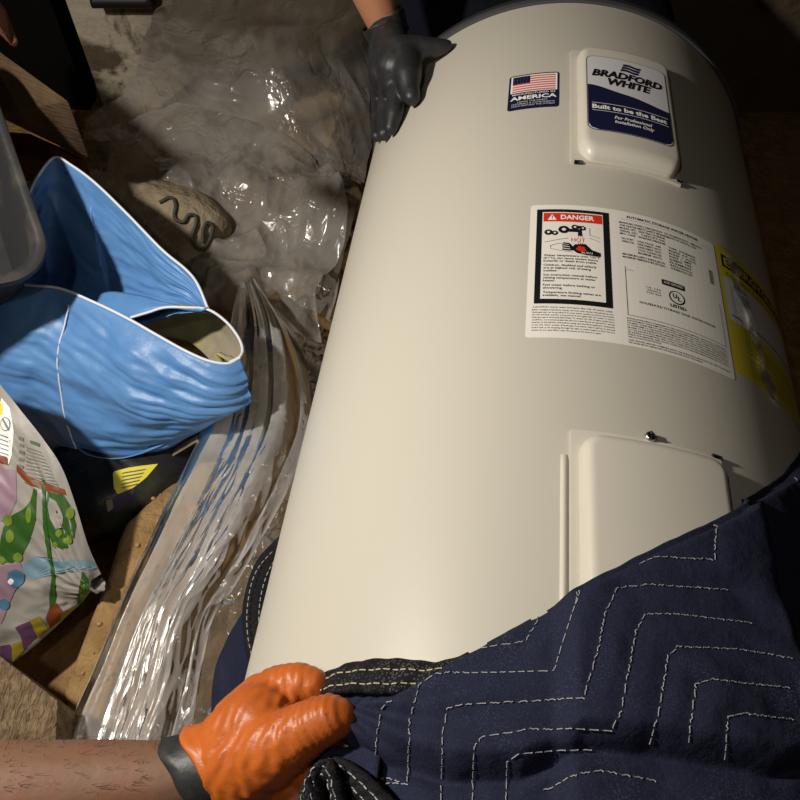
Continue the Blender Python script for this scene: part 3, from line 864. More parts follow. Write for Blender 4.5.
# navy sliver under it
top = [oc(316, 698, .004), oc(340, 690, .004), oc(380, 692, .004), oc(410, 690, .004)]
bot = [oc(322, 712, .010), oc(345, 712, .012), oc(370, 706, .012), oc(410, 700, .010)]
mod_solid(B().grid(ribbon(top, bot, 'quilt', .003), 'quilt').build('quilted_fold', blanket), .003, 0)
# bottom loop of binding by the wrist, and the second woven band beside it
for nm, top, bot in (
    ('binding', [oc(296, 830, .02), oc(306, 790, .03), oc(318, 768, .038), oc(332, 762, .036), oc(342, 778, .03), oc(350, 812, .02)],
     [oc(330, 830, .02), oc(326, 800, .024), oc(328, 786, .026), oc(333, 784, .026), oc(336, 795, .024), oc(338, 815, .02)]),
    ('binding', [oc(338, 758, .018), oc(352, 764, .02), oc(372, 778, .02), oc(395, 800, .018), oc(420, 825, .018)],
     [oc(336, 770, .014), oc(343, 780, .014), oc(355, 795, .014), oc(372, 815, .014), oc(390, 835, .014)])):
    P = ribbon(top, bot, 'binding', .008)
    bo = mod_solid(B().grid(P, 'binding').build(nm, blanket, label='black woven edge binding'), .003, 0)
    rows(P, (4.5, 9.5), 'stitch', bo)
# dark cloth hanging down under the hand on the near side of the tank
g = []
for th in np.linspace(-72, -26, 60):
    row = []
    for s_ in np.linspace(-.478, -.66, 50):
        w = .012 + .010 * float(fbm(th * .08, s_ * 22, 2, 12)) + .004
        e = (th + 72) / 46
        ss = s_ - .045 * (1 - e) ** 1.5
        row.append(cyl(ss, th, R + w * (1 if th > -70 else .3)))
    g.append(row)
mod_solid(B().grid(g, 'quilt').build('quilted_fold', blanket), .004, 0)
# the part bunched beneath the tank's left flank
def fat(path, rad, m, name, squash=.75, nz=16):
    p = spline(path, 50); r = np.interp(np.linspace(0, 1, 50), np.linspace(0, 1, len(rad)), rad)
    r = r * (1 + .06 * fbm(np.linspace(0, 5, 50), 0 * r, 2, 6))
    b = B().tube(p, r, m, 28, flat=((0, 0, 1), squash))
    return b.build(name, blanket)
fat([at(288, 575, .14), at(262, 625, .13), at(248, 665, .12), at(246, 705, .12), at(252, 760, .12), at(260, 830, .12)], [.016, .030, .040, .044, .045, .04], 'quilt', 'quilted_fold')
bh = fat([at(292, 530, .20), at(268, 566, .20), at(258, 600, .195), at(258, 635, .19), at(268, 680, .18), at(280, 730, .17)], [.006, .016, .018, .018, .016, .013], 'binding', 'binding', .8)
bh['label'] = 'black woven edge binding'
b = B()
for dx in (-9, 3):
    l = densify(spline([at(286 + dx * .6, 543, .207), at(266 + dx, 570, .2165), at(257 + dx, 602, .2125), at(257 + dx, 637, .2075), at(267 + dx, 680, .196)], 60), .0012); i = 0
    while i < len(l) - 5: b.tube(l[i:i + 6], .0006, 'stitch', 5); i += 8
b.build('stitching', bh, label='pale binding stitches', kind='stuff')

# =================================================================== NEAR PERSON (orange glove)
def W(p, r): return (*[float(v) for v in p], r)
near = empty('person', (-.35, -.25, 0.0), label='person in the foreground, bare forearm and orange glove gripping the blanket', cat='person')
wrist = at(200, 774, .502)
elbow = np.array([-.50, -.005, .53]); shoulder = np.array([-.30, -.34, .93])
a1 = at(100, 787, .495); a0 = at(0, 796, .495)
fused('body', [[W(at(222, 764, .505), .0225), W(wrist, .0240), W(at(165, 781, .500), .0265), W(a1, .0315), W(a0, .0365), W(elbow, .044), W((elbow + shoulder) / 2, .050), W(shoulder, .062)]], 'skin_dark', near, .0035, 6)
# arm hairs along the lit edge
b = B(); rn = random.Random(3)
for k in range(150):
    t = rn.random(); p = a0 * (1 - t) + at(165, 781, .5) * t; r = .0365 * (1 - t) + .0265 * t
    ax = at(165, 781, .5) - a0; ax = ax / np.linalg.norm(ax)
    n1 = np.cross(ax, [0, 0, 1.]); n1 /= np.linalg.norm(n1); n2 = np.cross(n1, ax)
    an = rn.uniform(-.3, 1.9) ; dr = -n1 * math.cos(an) + n2 * math.sin(an)
    q = p + dr * (r * .97); tip = q + dr * rn.uniform(.001, .003) + ax * rn.uniform(-.002, .009) + np.array([rn.uniform(-.002, .002)] * 3)
    b.tube([q, (q + tip) / 2 + dr * .0006, tip], [.00016, .00013, .00005], 'hairs', 3, caps=False)
b.build('arm_hair', near, kind='stuff')
sl = fused('sleeve', [[W(elbow + (shoulder - elbow) * .45, .064), W(elbow + (shoulder - elbow) * .7, .070), W(shoulder, .078)]], 'black_cloth', near, .008, 4)
# orange glove: palm, thumb and four fingers in one skin, wrapped over the shoulder of the tank
hp = lambda px, py, l, r: W(oncyl(px, py, R + l)[2], r)
hand = [
 [W(at(232, 760, .509), .0285), hp(242, 746, .034, .0320), hp(260, 728, .033, .0310)],
 [W(at(240, 768, .506), .0280), hp(246, 762, .033, .0310), hp(268, 748, .030, .0290)],
 # index: over the back, knuckle, bent tip tucked behind the binding
 [hp(244, 726, .031, .0250), hp(262, 706, .029, .0225), hp(282, 690, .026, .0180), hp(299, 684, .023, .0150), hp(312, 685, .019, .0125), hp(323, 692, .012, .0095)],
 # middle finger curled below the index, in its shade
 [hp(262, 722, .024, .020), hp(284, 710, .018, .0140), hp(300, 707, .014, .0110), hp(316, 706, .012, .0100)],
 # ring and little finger folded round the cloth underneath
 [hp(262, 752, .020, .020), hp(284, 764, .013, .0125), hp(302, 772, .012, .0110), hp(315, 782, .012, .0100)],
 [hp(246, 774, .020, .018), hp(268, 788, .013, .0120), hp(284, 795, .012, .0100), hp(296, 802, .011, .0090)],
 # thumb along the near side
 [hp(246, 766, .034, .0270), hp(272, 750, .036, .0240), hp(293, 738, .036, .0200), hp(312, 726, .036, .0172), hp(328, 719, .034, .0160), hp(337, 718, .031, .0135)],
]
M['orange_glove'] = M['orange']
og = fused('work_glove', hand, 'orange', near, .0020, 5, label='orange nitrile glove')
# tension wrinkles across thumb, finger and palm, as real folds in the rubber
me = og.data
co = np.zeros(len(me.vertices) * 3); me.vertices.foreach_get('co', co); co = co.reshape(-1, 3)
no = np.zeros(len(me.vertices) * 3); me.vertices.foreach_get('normal', no); no = no.reshape(-1, 3)
def fold(co, a, b, wl, amp, width, seed):
    a = np.array(a); b = np.array(b); ax = b - a; L = np.linalg.norm(ax); ax /= L
    t = (co - a) @ ax; off = co - a - t[:, None] * ax; rr = np.linalg.norm(off, axis=1)
    mask = sm(-.004, .006, t) * (1 - sm(L - .004, L + .01, t)) * (1 - sm(width * .8, width * 1.2, rr))
    ph = t / wl * 2 * PI + 2.6 * fbm(co[:, 0] * 45, co[:, 1] * 45 + co[:, 2] * 45, 2, seed)
    s_ = np.sin(ph); return mask * amp * (np.sign(s_) * np.abs(s_) ** 1.0 - .2) * (.5 + .5 * np.clip(.6 + 1.3 * gnoise(co[:, 0] * 30, co[:, 1] * 30, seed + 5), 0, 1))
hq = lambda px, py, l: oncyl(px, py, R + l)[2]
dz = fold(co, hq(284, 743, .036), hq(342, 716, .034), .0050, .0010, .030, 2)
dz = dz + fold(co, hq(262, 706, .029), hq(316, 686, .02), .0055, .0007, .028, 7)
dz = dz + fold(co, hq(236, 732, .035), hq(300, 770, .03), .0100, .0013, .05, 9) * .8
dz = dz + fold(co, at(200, 748, .505), at(236, 792, .505), .0120, .0009, .05, 13)
co = co + no * dz[:, None] * .62; me.vertices.foreach_set('co', co.ravel()); me.update()
# orange cuff hem and black under-glove cuff, open tubes around the wrist
axv = at(226, 761, .508) - at(165, 781, .500); axv /= np.linalg.norm(axv)
def sleeve(c0, ax, prof, m, name, par, wob=.0015, tilt=0, **k):
    n1 = np.cross(ax, [0, 0, 1.]); n1 /= np.linalg.norm(n1); n2 = np.cross(n1, ax); g = []
    for t, r in prof:
        g.append([c0 + ax * (t + tilt * math.cos(a) + .001 * math.sin(5 * a)) + (n1 * math.cos(a) + n2 * math.sin(a)) * (r + wob * math.sin(7 * a + t * 300) * .5) for a in np.arange(0, 2 * PI, 2 * PI / 48)])
    o = B().grid(g, m, closed_v=True).build(name, par, **k); return mod_solid(o, .0012, 1)
w0 = at(215, 768, .505)
sleeve(w0, axv, [(-.021, .0268), (-.0205, .0278), (-.014, .0276), (-.006, .0276), (.002, .0282), (.010, .0282)], 'nitrile', 'inner_cuff', near, .001, .012, label='black under-glove cuff at the wrist')
sleeve(w0, axv, [(-.003, .0300), (-.002, .0310), (.002, .0302), (.008, .0300), (.014, .0305), (.022, .031), (.028, .027)], 'orange', 'glove_hem', og, .0010, .014)

# =================================================================== FAR PERSON (black glove)
far = empty('person', (.16, 1.42, 0), label='person kneeling at the head of the tank in dark clothes with a black glove', cat='person')
pw = at(385, 30, .60)            # wrist above the tank's left shoulder
pw = aty(386, 28, 1.04)
c_ = lambda px, py, l, r: W(oncyl(px, py, R + l)[2], r)
bh = [
 [W(pw, .026), c_(392, 50, .045, .029), c_(396, 68, .036, .029), c_(394, 82, .028, .022)],
 [c_(386, 52, .038, .027), c_(384, 74, .030, .024), c_(382, 88, .022, .018)],
 [c_(405, 60, .034, .024), c_(408, 76, .026, .019), c_(409, 88, .019, .0145), c_(412, 97, .013, .0120)],                        # index
 [c_(398, 84, .024, .0150), c_(396, 100, .019, .0140), c_(394, 115, .014, .0125), c_(391, 128, .010, .0100)],                     # middle
 [c_(388, 86, .022, .0150), c_(387, 102, .018, .0135), c_(385, 120, .013, .0120), c_(384, 134, .009, .0098)],                     # ring
 [c_(380, 86, .020, .0140), c_(379, 104, .016, .0125), c_(378, 122, .011, .0110), c_(377, 136, .008, .0090)],                     # little
 [c_(402, 54, .040, .024), c_(417, 49, .030, .0175), c_(430, 48, .020, .0140), c_(440, 47, .013, .0110), c_(447, 45.5, .009, .0080)],       # thumb
]
bg = fused('work_glove', bh, 'nitrile', far, .0025, 5, label='black nitrile glove')
fel = pw + np.array([-.10, .10, .22]); fsh = np.array([.0, 1.38, 1.02])
fdir = fel - pw; fdir /= np.linalg.norm(fdir)
sleeve(pw - fdir * .004, fdir, [(-.012, .028), (-.004, .0290), (.008, .0300), (.016, .0312), (.018, .0318)], 'nitrile', 'glove_cuff', bg, .0015, .005)
lw = np.array([.487, 1.16, .752])
lch = [[W(lw, .028), W(lw + (-.004, -.03, -.02), .032), W(lw + (-.008, -.055, -.042), .030)]]
for dx, ln in ((.024, .85), (.009, .98), (-.007, 1.0), (-.022, .92)):
    a_ = lw + (dx - .006, -.055, -.05); lch.append([W(a_, .013), W(a_ + np.array([0, -.022, -.030]) * ln, .0105), W(a_ + np.array([0, -.026, -.055]) * ln, .0095), W(a_ + np.array([0, -.020, -.074]) * ln, .008)])
lch.append([W(lw + (-.016, -.02, -.02), .020), W(lw + (-.040, -.040, -.034), .013), W(lw + (-.052, -.055, -.052), .0105)])
fused('work_glove', lch, 'nitrile', far, .0025, 5, label='black nitrile glove')
head_c = np.array([.17, 1.22, 1.30])
fused('body', [
  [W(pw - fdir * .01, .023), W(pw + fdir * .02, .0265), W(pw + fdir * .10, .037), W(fel, .043), W((fel + fsh) / 2, .05), W(fsh, .058)],
  [W((.18, 1.43, .95), .09), W((.18, 1.41, 1.06), .08), W((.175, 1.34, 1.16), .055), W((.17, 1.27, 1.23), .055)],
  [W(head_c + (0, .02, .03), .088), W(head_c + (0, -.01, -.03), .072), W(head_c + (0, -.03, -.075), .045)],
  [W(head_c + (0, -.092, -.01), .012), W(head_c + (0, -.108, -.030), .014)],
  [W(head_c + (-.088, .02, .0), .014), W(head_c + (-.09, .022, -.02), .011)], [W(head_c + (.088, .02, .0), .014), W(head_c + (.09, .022, -.02), .011)],
  [W(head_c + (-.022, -.085, -.066), .007), W(head_c + (.022, -.085, -.066), .007)],
  [W((.36, 1.38, 1.02), .058), W((.52, 1.32, .84), .045), W((.49, 1.17, .76), .028)],
 ], 'skin', far, .006, 6)
for sx in (-.03, .03):
    b = B()
    for r_, m_, dy in ((.012, 'white', 0), (.0065, 'ink', -.0085)):
        cc = head_c + np.array([sx, -.072 + dy, .006])
        b.grid([[cc + r_ * np.array([math.sin(u) * math.cos(v), math.sin(u) * math.sin(v), math.cos(u)]) for v in np.linspace(0, 2 * PI, 17)[:-1]] for u in np.linspace(.01, PI - .01, 9)], m_, closed_v=True)
    b.build('eye', far)
fused('hair', [[W(head_c + (0, .035, .055), .092), W(head_c + (0, .06, 0), .08)]], 'hair', far, .008, 4)
fused('shirt', [
  [W((.0, 1.38, 1.02), .075), W((.18, 1.37, .98), .15), W((.36, 1.38, 1.02), .075)],
  [W((.18, 1.39, .98), .155), W((.18, 1.42, .78), .15), W((.18, 1.42, .62), .15)],
  [W((.0, 1.38, 1.02), .075), W((fel + fsh) / 2 + (0, .0, .02), .064)],
  [W((.36, 1.38, 1.02), .075), W((.44, 1.35, .92), .062)],
 ], 'black_cloth', far, .010, 5)
kR = aty(404, 62, 1.16)
fused('trousers', [
  [W((.18, 1.42, .58), .165), W((.18, 1.42, .45), .16)],
  [W((.08, 1.40, .46), .12), W((.05, 1.28, .40), .095), W((.02, 1.15, .32), .075), W((.012, 1.115, .22), .062), W((.015, 1.12, .12), .055)],
  [W((.28, 1.40, .46), .12), W((.35, 1.25, .42), .10), W((.42, 1.15, .32), .08), W((.44, 1.22, .10), .065)],
  [W((.05, 1.40, .42), .11), W((.34, 1.40, .42), .11), W((.26, 1.20, .40), .10), W((.14, 1.20, .40), .10)],
 ], 'denim', far, .009, 4)
for x in (.018, .44):
    fused('boot', [[W((x, 1.14 + (.08 if x > .2 else 0), .075), .055), W((x, 1.12 + (.08 if x > .2 else 0), .05), .045), W((x, 1.06 + (.08 if x > .2 else 0), .042), .038)]], 'black_cloth', far, .006, 3)

# =================================================================== BLUE BAG
bag = empty('tarpaulin_bag', (-.50, .80, .0), label='bright blue vinyl bag with white piping, mouth gaping open', cat='bag')
def A3(l): return [at(*q) for q in l]
NRIM = [(-40, 284, 0.257), (0, 282, 0.265), (30, 286, 0.269), (60, 289, 0.269), (95, 303, 0.265), (128, 319, 0.261), (158, 336, 0.257), (185, 351, 0.254), (208, 361, 0.250), (228, 364, 0.246), (240, 358, 0.246)]
NBOT = [(-60, 420, 0.023), (-20, 430, 0.023), (15, 440, 0.016), (45, 446, 0.016), (78, 462, 0.016), (100, 466, 0.023), (128, 460, 0.039), (155, 452, 0.055), (182, 440, 0.078), (205, 425, 0.109), (222, 398, 0.156)]
def loft(top, bot, nu, nv, bulge, noise_amp, seed, mid=None, wr=0):
    a = spline(top, nu); b = spline(bot, nu)
    P = np.zeros((nu, nv, 3)); T = np.linspace(0, 1, nv)
    for i in range(nu):
        for j in range(nv):
            t = T[j]; P[i, j] = a[i] * (1 - t) + b[i] * t
    dx = np.gradient(P, axis=0); dy = np.gradient(P, axis=1)
    N = np.cross(dx, dy); N /= np.linalg.norm(N, axis=2)[..., None] + 1e-9
    toc = CAM - P; s_ = np.sign((N * toc).sum(2))[..., None]; N = N * s_
    U, V = np.meshgrid(np.linspace(0, 1, nu), T, indexing='ij')
    lift = bulge * np.sin(PI * np.clip(V, 0, 1)) ** .8
    L = np.linalg.norm(a[-1] - a[0])
    wv = noise_amp * fbm(U * L * 9, V * 2.2, 3, seed) * sm(0, .12, V)
    if wr: wv = wv + wr * (ridge(U * 2.6 + V * 1.2, V * 9 - U * 3.5, 2, seed + 2) - .1) * sm(0, .1, V)
    return P + N * (lift + wv)[..., None]
P = loft(A3(NRIM), A3(NBOT), 130, 90, .040, .012, 41, wr=.010)
NW = P
wall = mod_solid(B().grid(P, 'blue_vinyl').build('bag_body', bag, label='near wall of sky-blue vinyl'), .0015, -1)
# lower skirt, tucked back under the bulge
SK1 = [(10, 400, 0.078), (30, 408, 0.078), (60, 425, 0.078), (85, 452, 0.078), (120, 458, 0.078), (160, 446, 0.094), (200, 425, 0.117)]
SK2 = [(20, 430, 0.000), (45, 455, 0.000), (70, 490, 0.000), (82, 500, 0.000), (112, 478, 0.016), (150, 452, 0.047), (200, 430, 0.094)]
mod_solid(B().grid(loft(A3(SK1), A3(SK2), 60, 30, -.01, .006, 47), 'blue_vinyl').build('bag_base', bag), .0015, -1)
# far wall, seen from inside; peak at the upper left
FRIM = [(20, 222, 0.281), (31, 190, 0.312), (40, 174, 0.328), (55, 158, 0.335), (72, 166, 0.335), (96, 184, 0.328), (128, 215, 0.312), (162, 250, 0.300), (186, 270, 0.289), (198, 285, 0.277), (208, 309, 0.261)]
FBOT = [(10, 330, 0.125), (20, 340, 0.109), (35, 350, 0.094), (50, 360, 0.094), (70, 365, 0.094), (90, 370, 0.094), (108, 350, 0.125), (128, 334, 0.172), (150, 322, 0.211), (178, 315, 0.242), (204, 311, 0.259)]
P = loft(A3(FRIM), A3(FBOT), 120, 70, -.012, .010, 51, wr=.010)
# one deep vertical crease
for i in range(P.shape[0]):
    u = i / (P.shape[0] - 1)
    for j in range(P.shape[1]):
        v = j / (P.shape[1] - 1); c = .40 + .16 * v
        dd = (u - c) / .030
        P[i, j] += np.array([-.6, .5, -.3]) * .022 * math.exp(-dd * dd) * min(1, v * 5)
FWL = P
mod_solid(B().grid(P, 'blue_vinyl').build('bag_back', bag, label='far wall of blue vinyl seen from inside'), .0015, 1)
# left side wall joins far and near rims
LR = [(31, 190, .312), (20, 228, .20), (0, 262, .14), (-25, 280, .16), (-40, 284, .257)]
LB = [(20, 340, .05), (10, 350, .05), (-10, 360, .05), (-30, 370, .05), (-45, 380, .05)]
mod_solid(B().grid(loft(A3(LR), A3(LB), 40, 30, -.01, .006, 55), 'blue_vinyl').build('bag_side', bag), .0015, -1)
# bag floor
P = np.array([[spline([p, q], 2)[k] for k in (0, 1)] for p, q in zip(spline(A3([(10, 330, .06), (60, 360, .06), (110, 368, .06), (150, 372, .06)]), 30), spline(A3([(0, 400, .05), (60, 410, .05), (110, 420, .05), (160, 410, .06)]), 30))])
mod_solid(B().grid(P, 'blue_vinyl').build('bag_floor', bag), .0015, -1)
# blue tongue of cloth between the two openings
TR = [(96, 296, 0.234), (112, 292, 0.242), (140, 296, 0.254), (165, 303, 0.261), (190, 308, 0.264), (208, 309, 0.261)]
TBm = [(100, 312, 0.226), (118, 316, 0.234), (131, 318, 0.242), (150, 312, 0.254), (175, 308, 0.260), (207, 310, 0.261)]
mod_solid(B().grid(loft(A3(TR), A3(TBm), 40, 12, .003, .002, 58), 'blue_vinyl').build('bag_fold', bag), .0015, -1)
# right-hand pocket mouth: dirty pale lining
PR = [(131, 318, 0.242), (148, 313, 0.254), (165, 308, 0.261), (186, 308, 0.264), (208, 310, 0.261), (226, 322, 0.256), (238, 337, 0.250), (242.5, 349, 0.246), (240, 357, 0.246), (229, 363, 0.246)]
PB = [(128, 345, 0.133), (140, 340, 0.125), (155, 338, 0.117), (172, 338, 0.117), (188, 342, 0.125), (200, 350, 0.140), (208, 358, 0.156), (212, 364, 0.164), (214, 370, 0.172), (212, 374, 0.179)]
mod_solid(B().grid(loft(A3(PR), A3(PB), 80, 30, -.025, .004, 61), 'bag_lining').build('pocket_lining', bag, label='dirty pale lining with a yellow edge'), .0015, -1)
b = B()
for l in (NRIM, FRIM, PR, LR): b.tube(spline(A3(l), 90) + np.array([0, 0, .001]), .0021, 'piping', 8)
b.build('piping', bag, label='white piping along the rim')
# welded side seam
s1 = NW[int(.41 * 130), 3:78] ; s1 = np.array([NW[int((.40 + .035 * t + .08 * t * t) * 129), int(2 + t * 84)] for t in np.linspace(0, 1, 60)])
s1 = np.array([s1[max(0, i - 5):i + 6].mean(0) for i in range(len(s1))])
b = B().tube(s1 + np.array([0, -.001, .0025]), .0013, 'piping', 6); b.build('side_seam', bag, label='pale welded seam')
s2 = A3([(123, 445, 0.086), (140, 438, 0.094), (165, 428, 0.105), (182, 418, 0.117), (188, 414, 0.121)])
# hanging strap
g = [[at(152 + 46 * t, 466 - 28 * t + dy, .03 + .07 * t + .002 * math.sin(9 * t)) for dy in (-3, 3)] for t in np.linspace(0, 1, 20)]
mod_solid(B().grid(g, 'tan_strap').build('strap', bag, label='tan webbing strap under the bag'), .002, 0)

# ---- dark printed sack beneath it
ds = B(); g = []
c1 = at(120, 520, .0); 
for i, u in enumerate(np.linspace(0, 2 * PI, 61)[:-1]):
    row = []
    for v in np.linspace(0, .5 * PI, 16):
        rr = math.cos(v) ** .6
        row.append(np.array([c1[0] - .015, c1[1] + .075, 0]) + np.array([.150 * math.cos(u) * rr, .105 * math.sin(u) * rr, .075 * math.sin(v)]) + .006 * float(fbm(u * 2, v * 2, 2, 71)) * np.array([1, 1, .5]) + np.array([.45, .55, 0]) * .10 * math.cos(u) * rr * 0)
    g.append(row)
M_rot = math.radians(33)
G = np.array(g); cc = np.array([c1[0] - .015, c1[1] + .075, 0]); q = G - cc
G = cc + np.stack([q[..., 0] * math.cos(M_rot) - q[..., 1] * math.sin(M_rot), q[..., 0] * math.sin(M_rot) + q[..., 1] * math.cos(M_rot), q[..., 2]], -1)
sack_faces = [(i * 16 + j, ((i + 1) % 60) * 16 + j, ((i + 1) % 60) * 16 + j + 1, i * 16 + j + 1) for i in range(60) for j in range(15)]
ds.add(G.reshape(-1, 3), sack_faces, 'dark_bag')
bv = BVHTree.FromPolygons([tuple(p) for p in G.reshape(-1, 3)], sack_faces)
def decal(b, bv, poly, m, lift=.0006, step=2.0, maxz=None):
    """print a polygon (traced outline) on a surface, following it"""
    p = np.asarray(poly, float); y0, y1 = p[:, 1].min(), p[:, 1].max()
    n = max(2, int((y1 - y0) / step) + 2); rows_ = []
    for y in np.linspace(y0 + 1e-4, y1 - 1e-4, n):
        xs_ = []
        for a, c in zip(p, np.roll(p, -1, 0)):
            if (a[1] - y) * (c[1] - y) <= 0 and a[1] != c[1]: xs_.append(a[0] + (c[0] - a[0]) * (y - a[1]) / (c[1] - a[1]))
        if len(xs_) >= 2: rows_.append((min(xs_), max(xs_), y))
    if len(rows_) < 2: return
    W_ = max(r[1] - r[0] for r in rows_); k = max(2, int(W_ / step) + 1); g = []
    ok = True
    for x0, x1, y in rows_:
        row = []
        for x in np.linspace(x0, x1, k):
            h, nr = hit(bv, x, y)
            if h is None: row.append(None); continue
            if nr @ (CAM - h) < 0: nr = -nr
            row.append(h + nr * lift)
        g.append(row)
    idx = {}; V = []; Fs = []
    for i, row in enumerate(g):
        for j, q_ in enumerate(row):
            if q_ is not None: idx[i, j] = len(V); V.append(q_)
    for i in range(len(g) - 1):
        for j in range(k - 1):
            ks = [(i, j), (i + 1, j), (i + 1, j + 1), (i, j + 1)]
            if all(q_ in idx for q_ in ks):
                pp = np.array([V[idx[q_]] for q_ in ks])
                if np.ptp(pp, axis=0).max() < .03: Fs.append([idx[q_] for q_ in ks])
    if Fs: b.add(V, Fs, m)
decal(ds, bv, [(113, 472), (132, 467), (158, 464), (146, 478), (133, 488), (118, 494), (114, 488)], 'label_yellow', .001)
for k in range(5): decal(ds, bv, [(122, 473 + 3.6 * k), (146 - k * 2, 469 + 3.6 * k), (146 - k * 2, 470.2 + 3.6 * k), (122, 474.2 + 3.6 * k)], 'greyink', .0016, 1)
decal(ds, bv, [(114, 496), (134, 490), (132, 500), (120, 510), (112, 512)], 'purple', .001)
decal(ds, bv, [(106, 500), (112, 499), (114, 508), (108, 512)], 'tan_strap', .001)
ds.build('plastic_sack', label='dark plastic sack with a yellow label under the blue bag', cat='sack')

# =================================================================== EASTER BAG
EL = [(-45, 370, .26), (-10, 376, .27), (6, 392, .27), (22, 412, .26), (44, 440, .24), (62, 468, .22), (76, 506, .19), (88, 545, .155), (101, 574, .12)]
EB = [(-60, 700, .02), (-35, 690, .02), (-15, 678, .02), (12, 663, .02), (32, 648, .03), (50, 632, .04), (68, 615, .055), (84, 600, .075), (101, 577, .105)]
a = spline(A3(EL), 90); b_ = spline(A3(EB), 90)
P = loft(A3(EL), A3(EB), 90, 90, .02, .006, 81, wr=.010)
gift = B().grid(P, 'bag_white')
bv = BVHTree.FromPolygons([tuple(p) for p in P.reshape(-1, 3)], [(i * 90 + j, (i + 1) * 90 + j, (i + 1) * 90 + j + 1, i * 90 + j + 1) for i in range(89) for j in range(89)])
dc = lambda poly, m, l=.0006: decal(gift, bv, poly, m, l)
def ell(cx, cy, rx, ry, rot=0, n=18):
    return [(cx + rx * math.cos(t) * math.cos(rot) - ry * math.sin(t) * math.sin(rot), cy + rx * math.cos(t) * math.sin(rot) + ry * math.sin(t) * math.cos(rot)) for t in np.linspace(0, 2 * PI, n + 1)[:-1]]
dc([(0, 405), (2, 398), (10, 408), (14, 430), (12, 455), (9, 464), (0, 462)], 'white')
dc([(0, 402), (3, 404), (3, 415), (0, 416)], 'label_yellow', .001)
dc(ell(6, 424, 5, 7), 'greyprint', .001); dc(ell(6, 424, 4, 6), 'white', .0014); dc([(2, 419), (4, 418), (10, 430), (8, 431)], 'greyprint', .0017)
for k in range(5): dc([(0, 434 + 4.4 * k), (9, 437 + 4.4 * k), (9, 438.3 + 4.4 * k), (0, 435.3 + 4.4 * k)], 'greyprint', .001)
dc([(0, 455), (8, 457), (8, 465), (0, 463)], 'rust', .0012)
dc([(0, 466), (16, 470), (17, 500), (10, 515), (0, 522)], 'pink')
for k in range(11):    # fine print block
    dc([(26 - k * .2, 446 + 3.6 * k), (42 + 1.9 * k, 452 + 3.6 * k), (42 + 1.9 * k, 453.5 + 3.6 * k), (26 - k * .2, 447.5 + 3.6 * k)], 'greyprint', .001)
dc([(30, 440), (40, 443), (40, 447), (31, 444)], 'green', .001)
for k in range(5): dc([(19 + (k % 2), 436 + 7 * k), (24, 437 + 7 * k), (24, 441 + 7 * k), (19, 440 + 7 * k)], 'greyprint', .001)
dc([(17, 464), (30, 477), (64, 489), (66, 495), (45, 491), (28, 484), (17, 472)], 'rust', .0012)
dc([(0, 543), (3, 528), (12, 515), (24, 509), (31, 500), (34, 488), (37, 490), (36, 520), (30, 540), (22, 556), (12, 563), (0, 561)], 'green', .0008)
for e in ((8, 520, 5, 6), (10, 536, 4.5, 6.5), (18, 557, 5, 5), (2, 560, 4, 4), (29, 515, 3, 8)): dc(ell(*e), 'lime', .0014)
dc([(48, 490), (62, 493), (70, 505), (76, 525), (73, 542), (63, 550), (53, 545), (47, 528), (46, 508)], 'green', .0008)
dc([(50, 497), (57, 502), (63, 517), (62, 528), (56, 529), (50, 518), (48, 506)], 'bag_white', .0014)
for e in ((70, 513, 4, 6), (67, 540, 5, 5), (59, 533, 3, 4), (55, 545, 3, 3)): dc(ell(*e), 'lime', .0018)
dc([(22, 566), (34, 556), (60, 558), (92, 560), (98, 568), (60, 574), (34, 579), (24, 574)], 'paleblue', .0008)
dc([(0, 566), (20, 562), (25, 575), (14, 592), (2, 622), (0, 624)], 'pink', .0010)
dc(ell(16, 578, 9, 9), 'midblue', .0016); dc(ell(11, 581, 3, 3), 'white', .002); dc(ell(4, 604, 6, 6), 'midblue', .0016)
dc([(42, 478), (45, 480), (47, 520), (55, 575), (56, 600), (50, 608), (49, 598), (52, 576), (44, 530)], 'green', .0016)
dc([(82, 571), (88, 580), (90, 596), (80, 604), (77, 604)], 'green', .0014); dc([(82, 585), (85, 584), (85, 596), (80, 598)], 'lime', .002)
dc([(0, 645), (10, 644), (14, 655), (10, 664), (0, 662)], 'violet', .001)
dc([(12, 644), (22, 640), (24, 650), (12, 662)], 'mustard', .0012)
dc([(15, 627), (32, 620), (38, 634), (24, 650), (21, 636)], 'violet', .001)
dc([(30, 620), (40, 616), (48, 628), (38, 638)], 'mustard', .0012)
dc([(46, 618), (50, 606), (56, 602), (62, 610), (60, 620), (50, 628)], 'rust', .0012)
dc([(60, 614), (72, 606), (70, 612), (60, 621)], 'mustard', .0012)
dc([(34, 620), (47, 614), (45, 620), (37, 628)], 'violet', .0016) if False else None
# back and sides so it is a filled bag, not a sheet
back = P[:, ::6].copy(); nb = back.copy()
inset = P.mean(axis=(0, 1))
for i in range(nb.shape[0]):
    for j in range(nb.shape[1]):
        nb[i, j] = back[i, j] + np.array([-.10, .06, -.09]) * (.3 + .7 * math.sin(PI * min(1, max(0, j / (nb.shape[1] - 1)))))
        nb[i, j][2] = max(nb[i, j][2], .012)
gift.grid(nb, 'bag_white', flip=True)
gift.grid(np.stack([P[:, 0], nb[:, 0]], 1), 'bag_white'); gift.grid(np.stack([P[-1, ::6], nb[-1]], 1), 'bag_white')
gift.build('shopping_bag', label='white plastic shopping bag printed with green spotted eggs and ribbons', cat='bag')

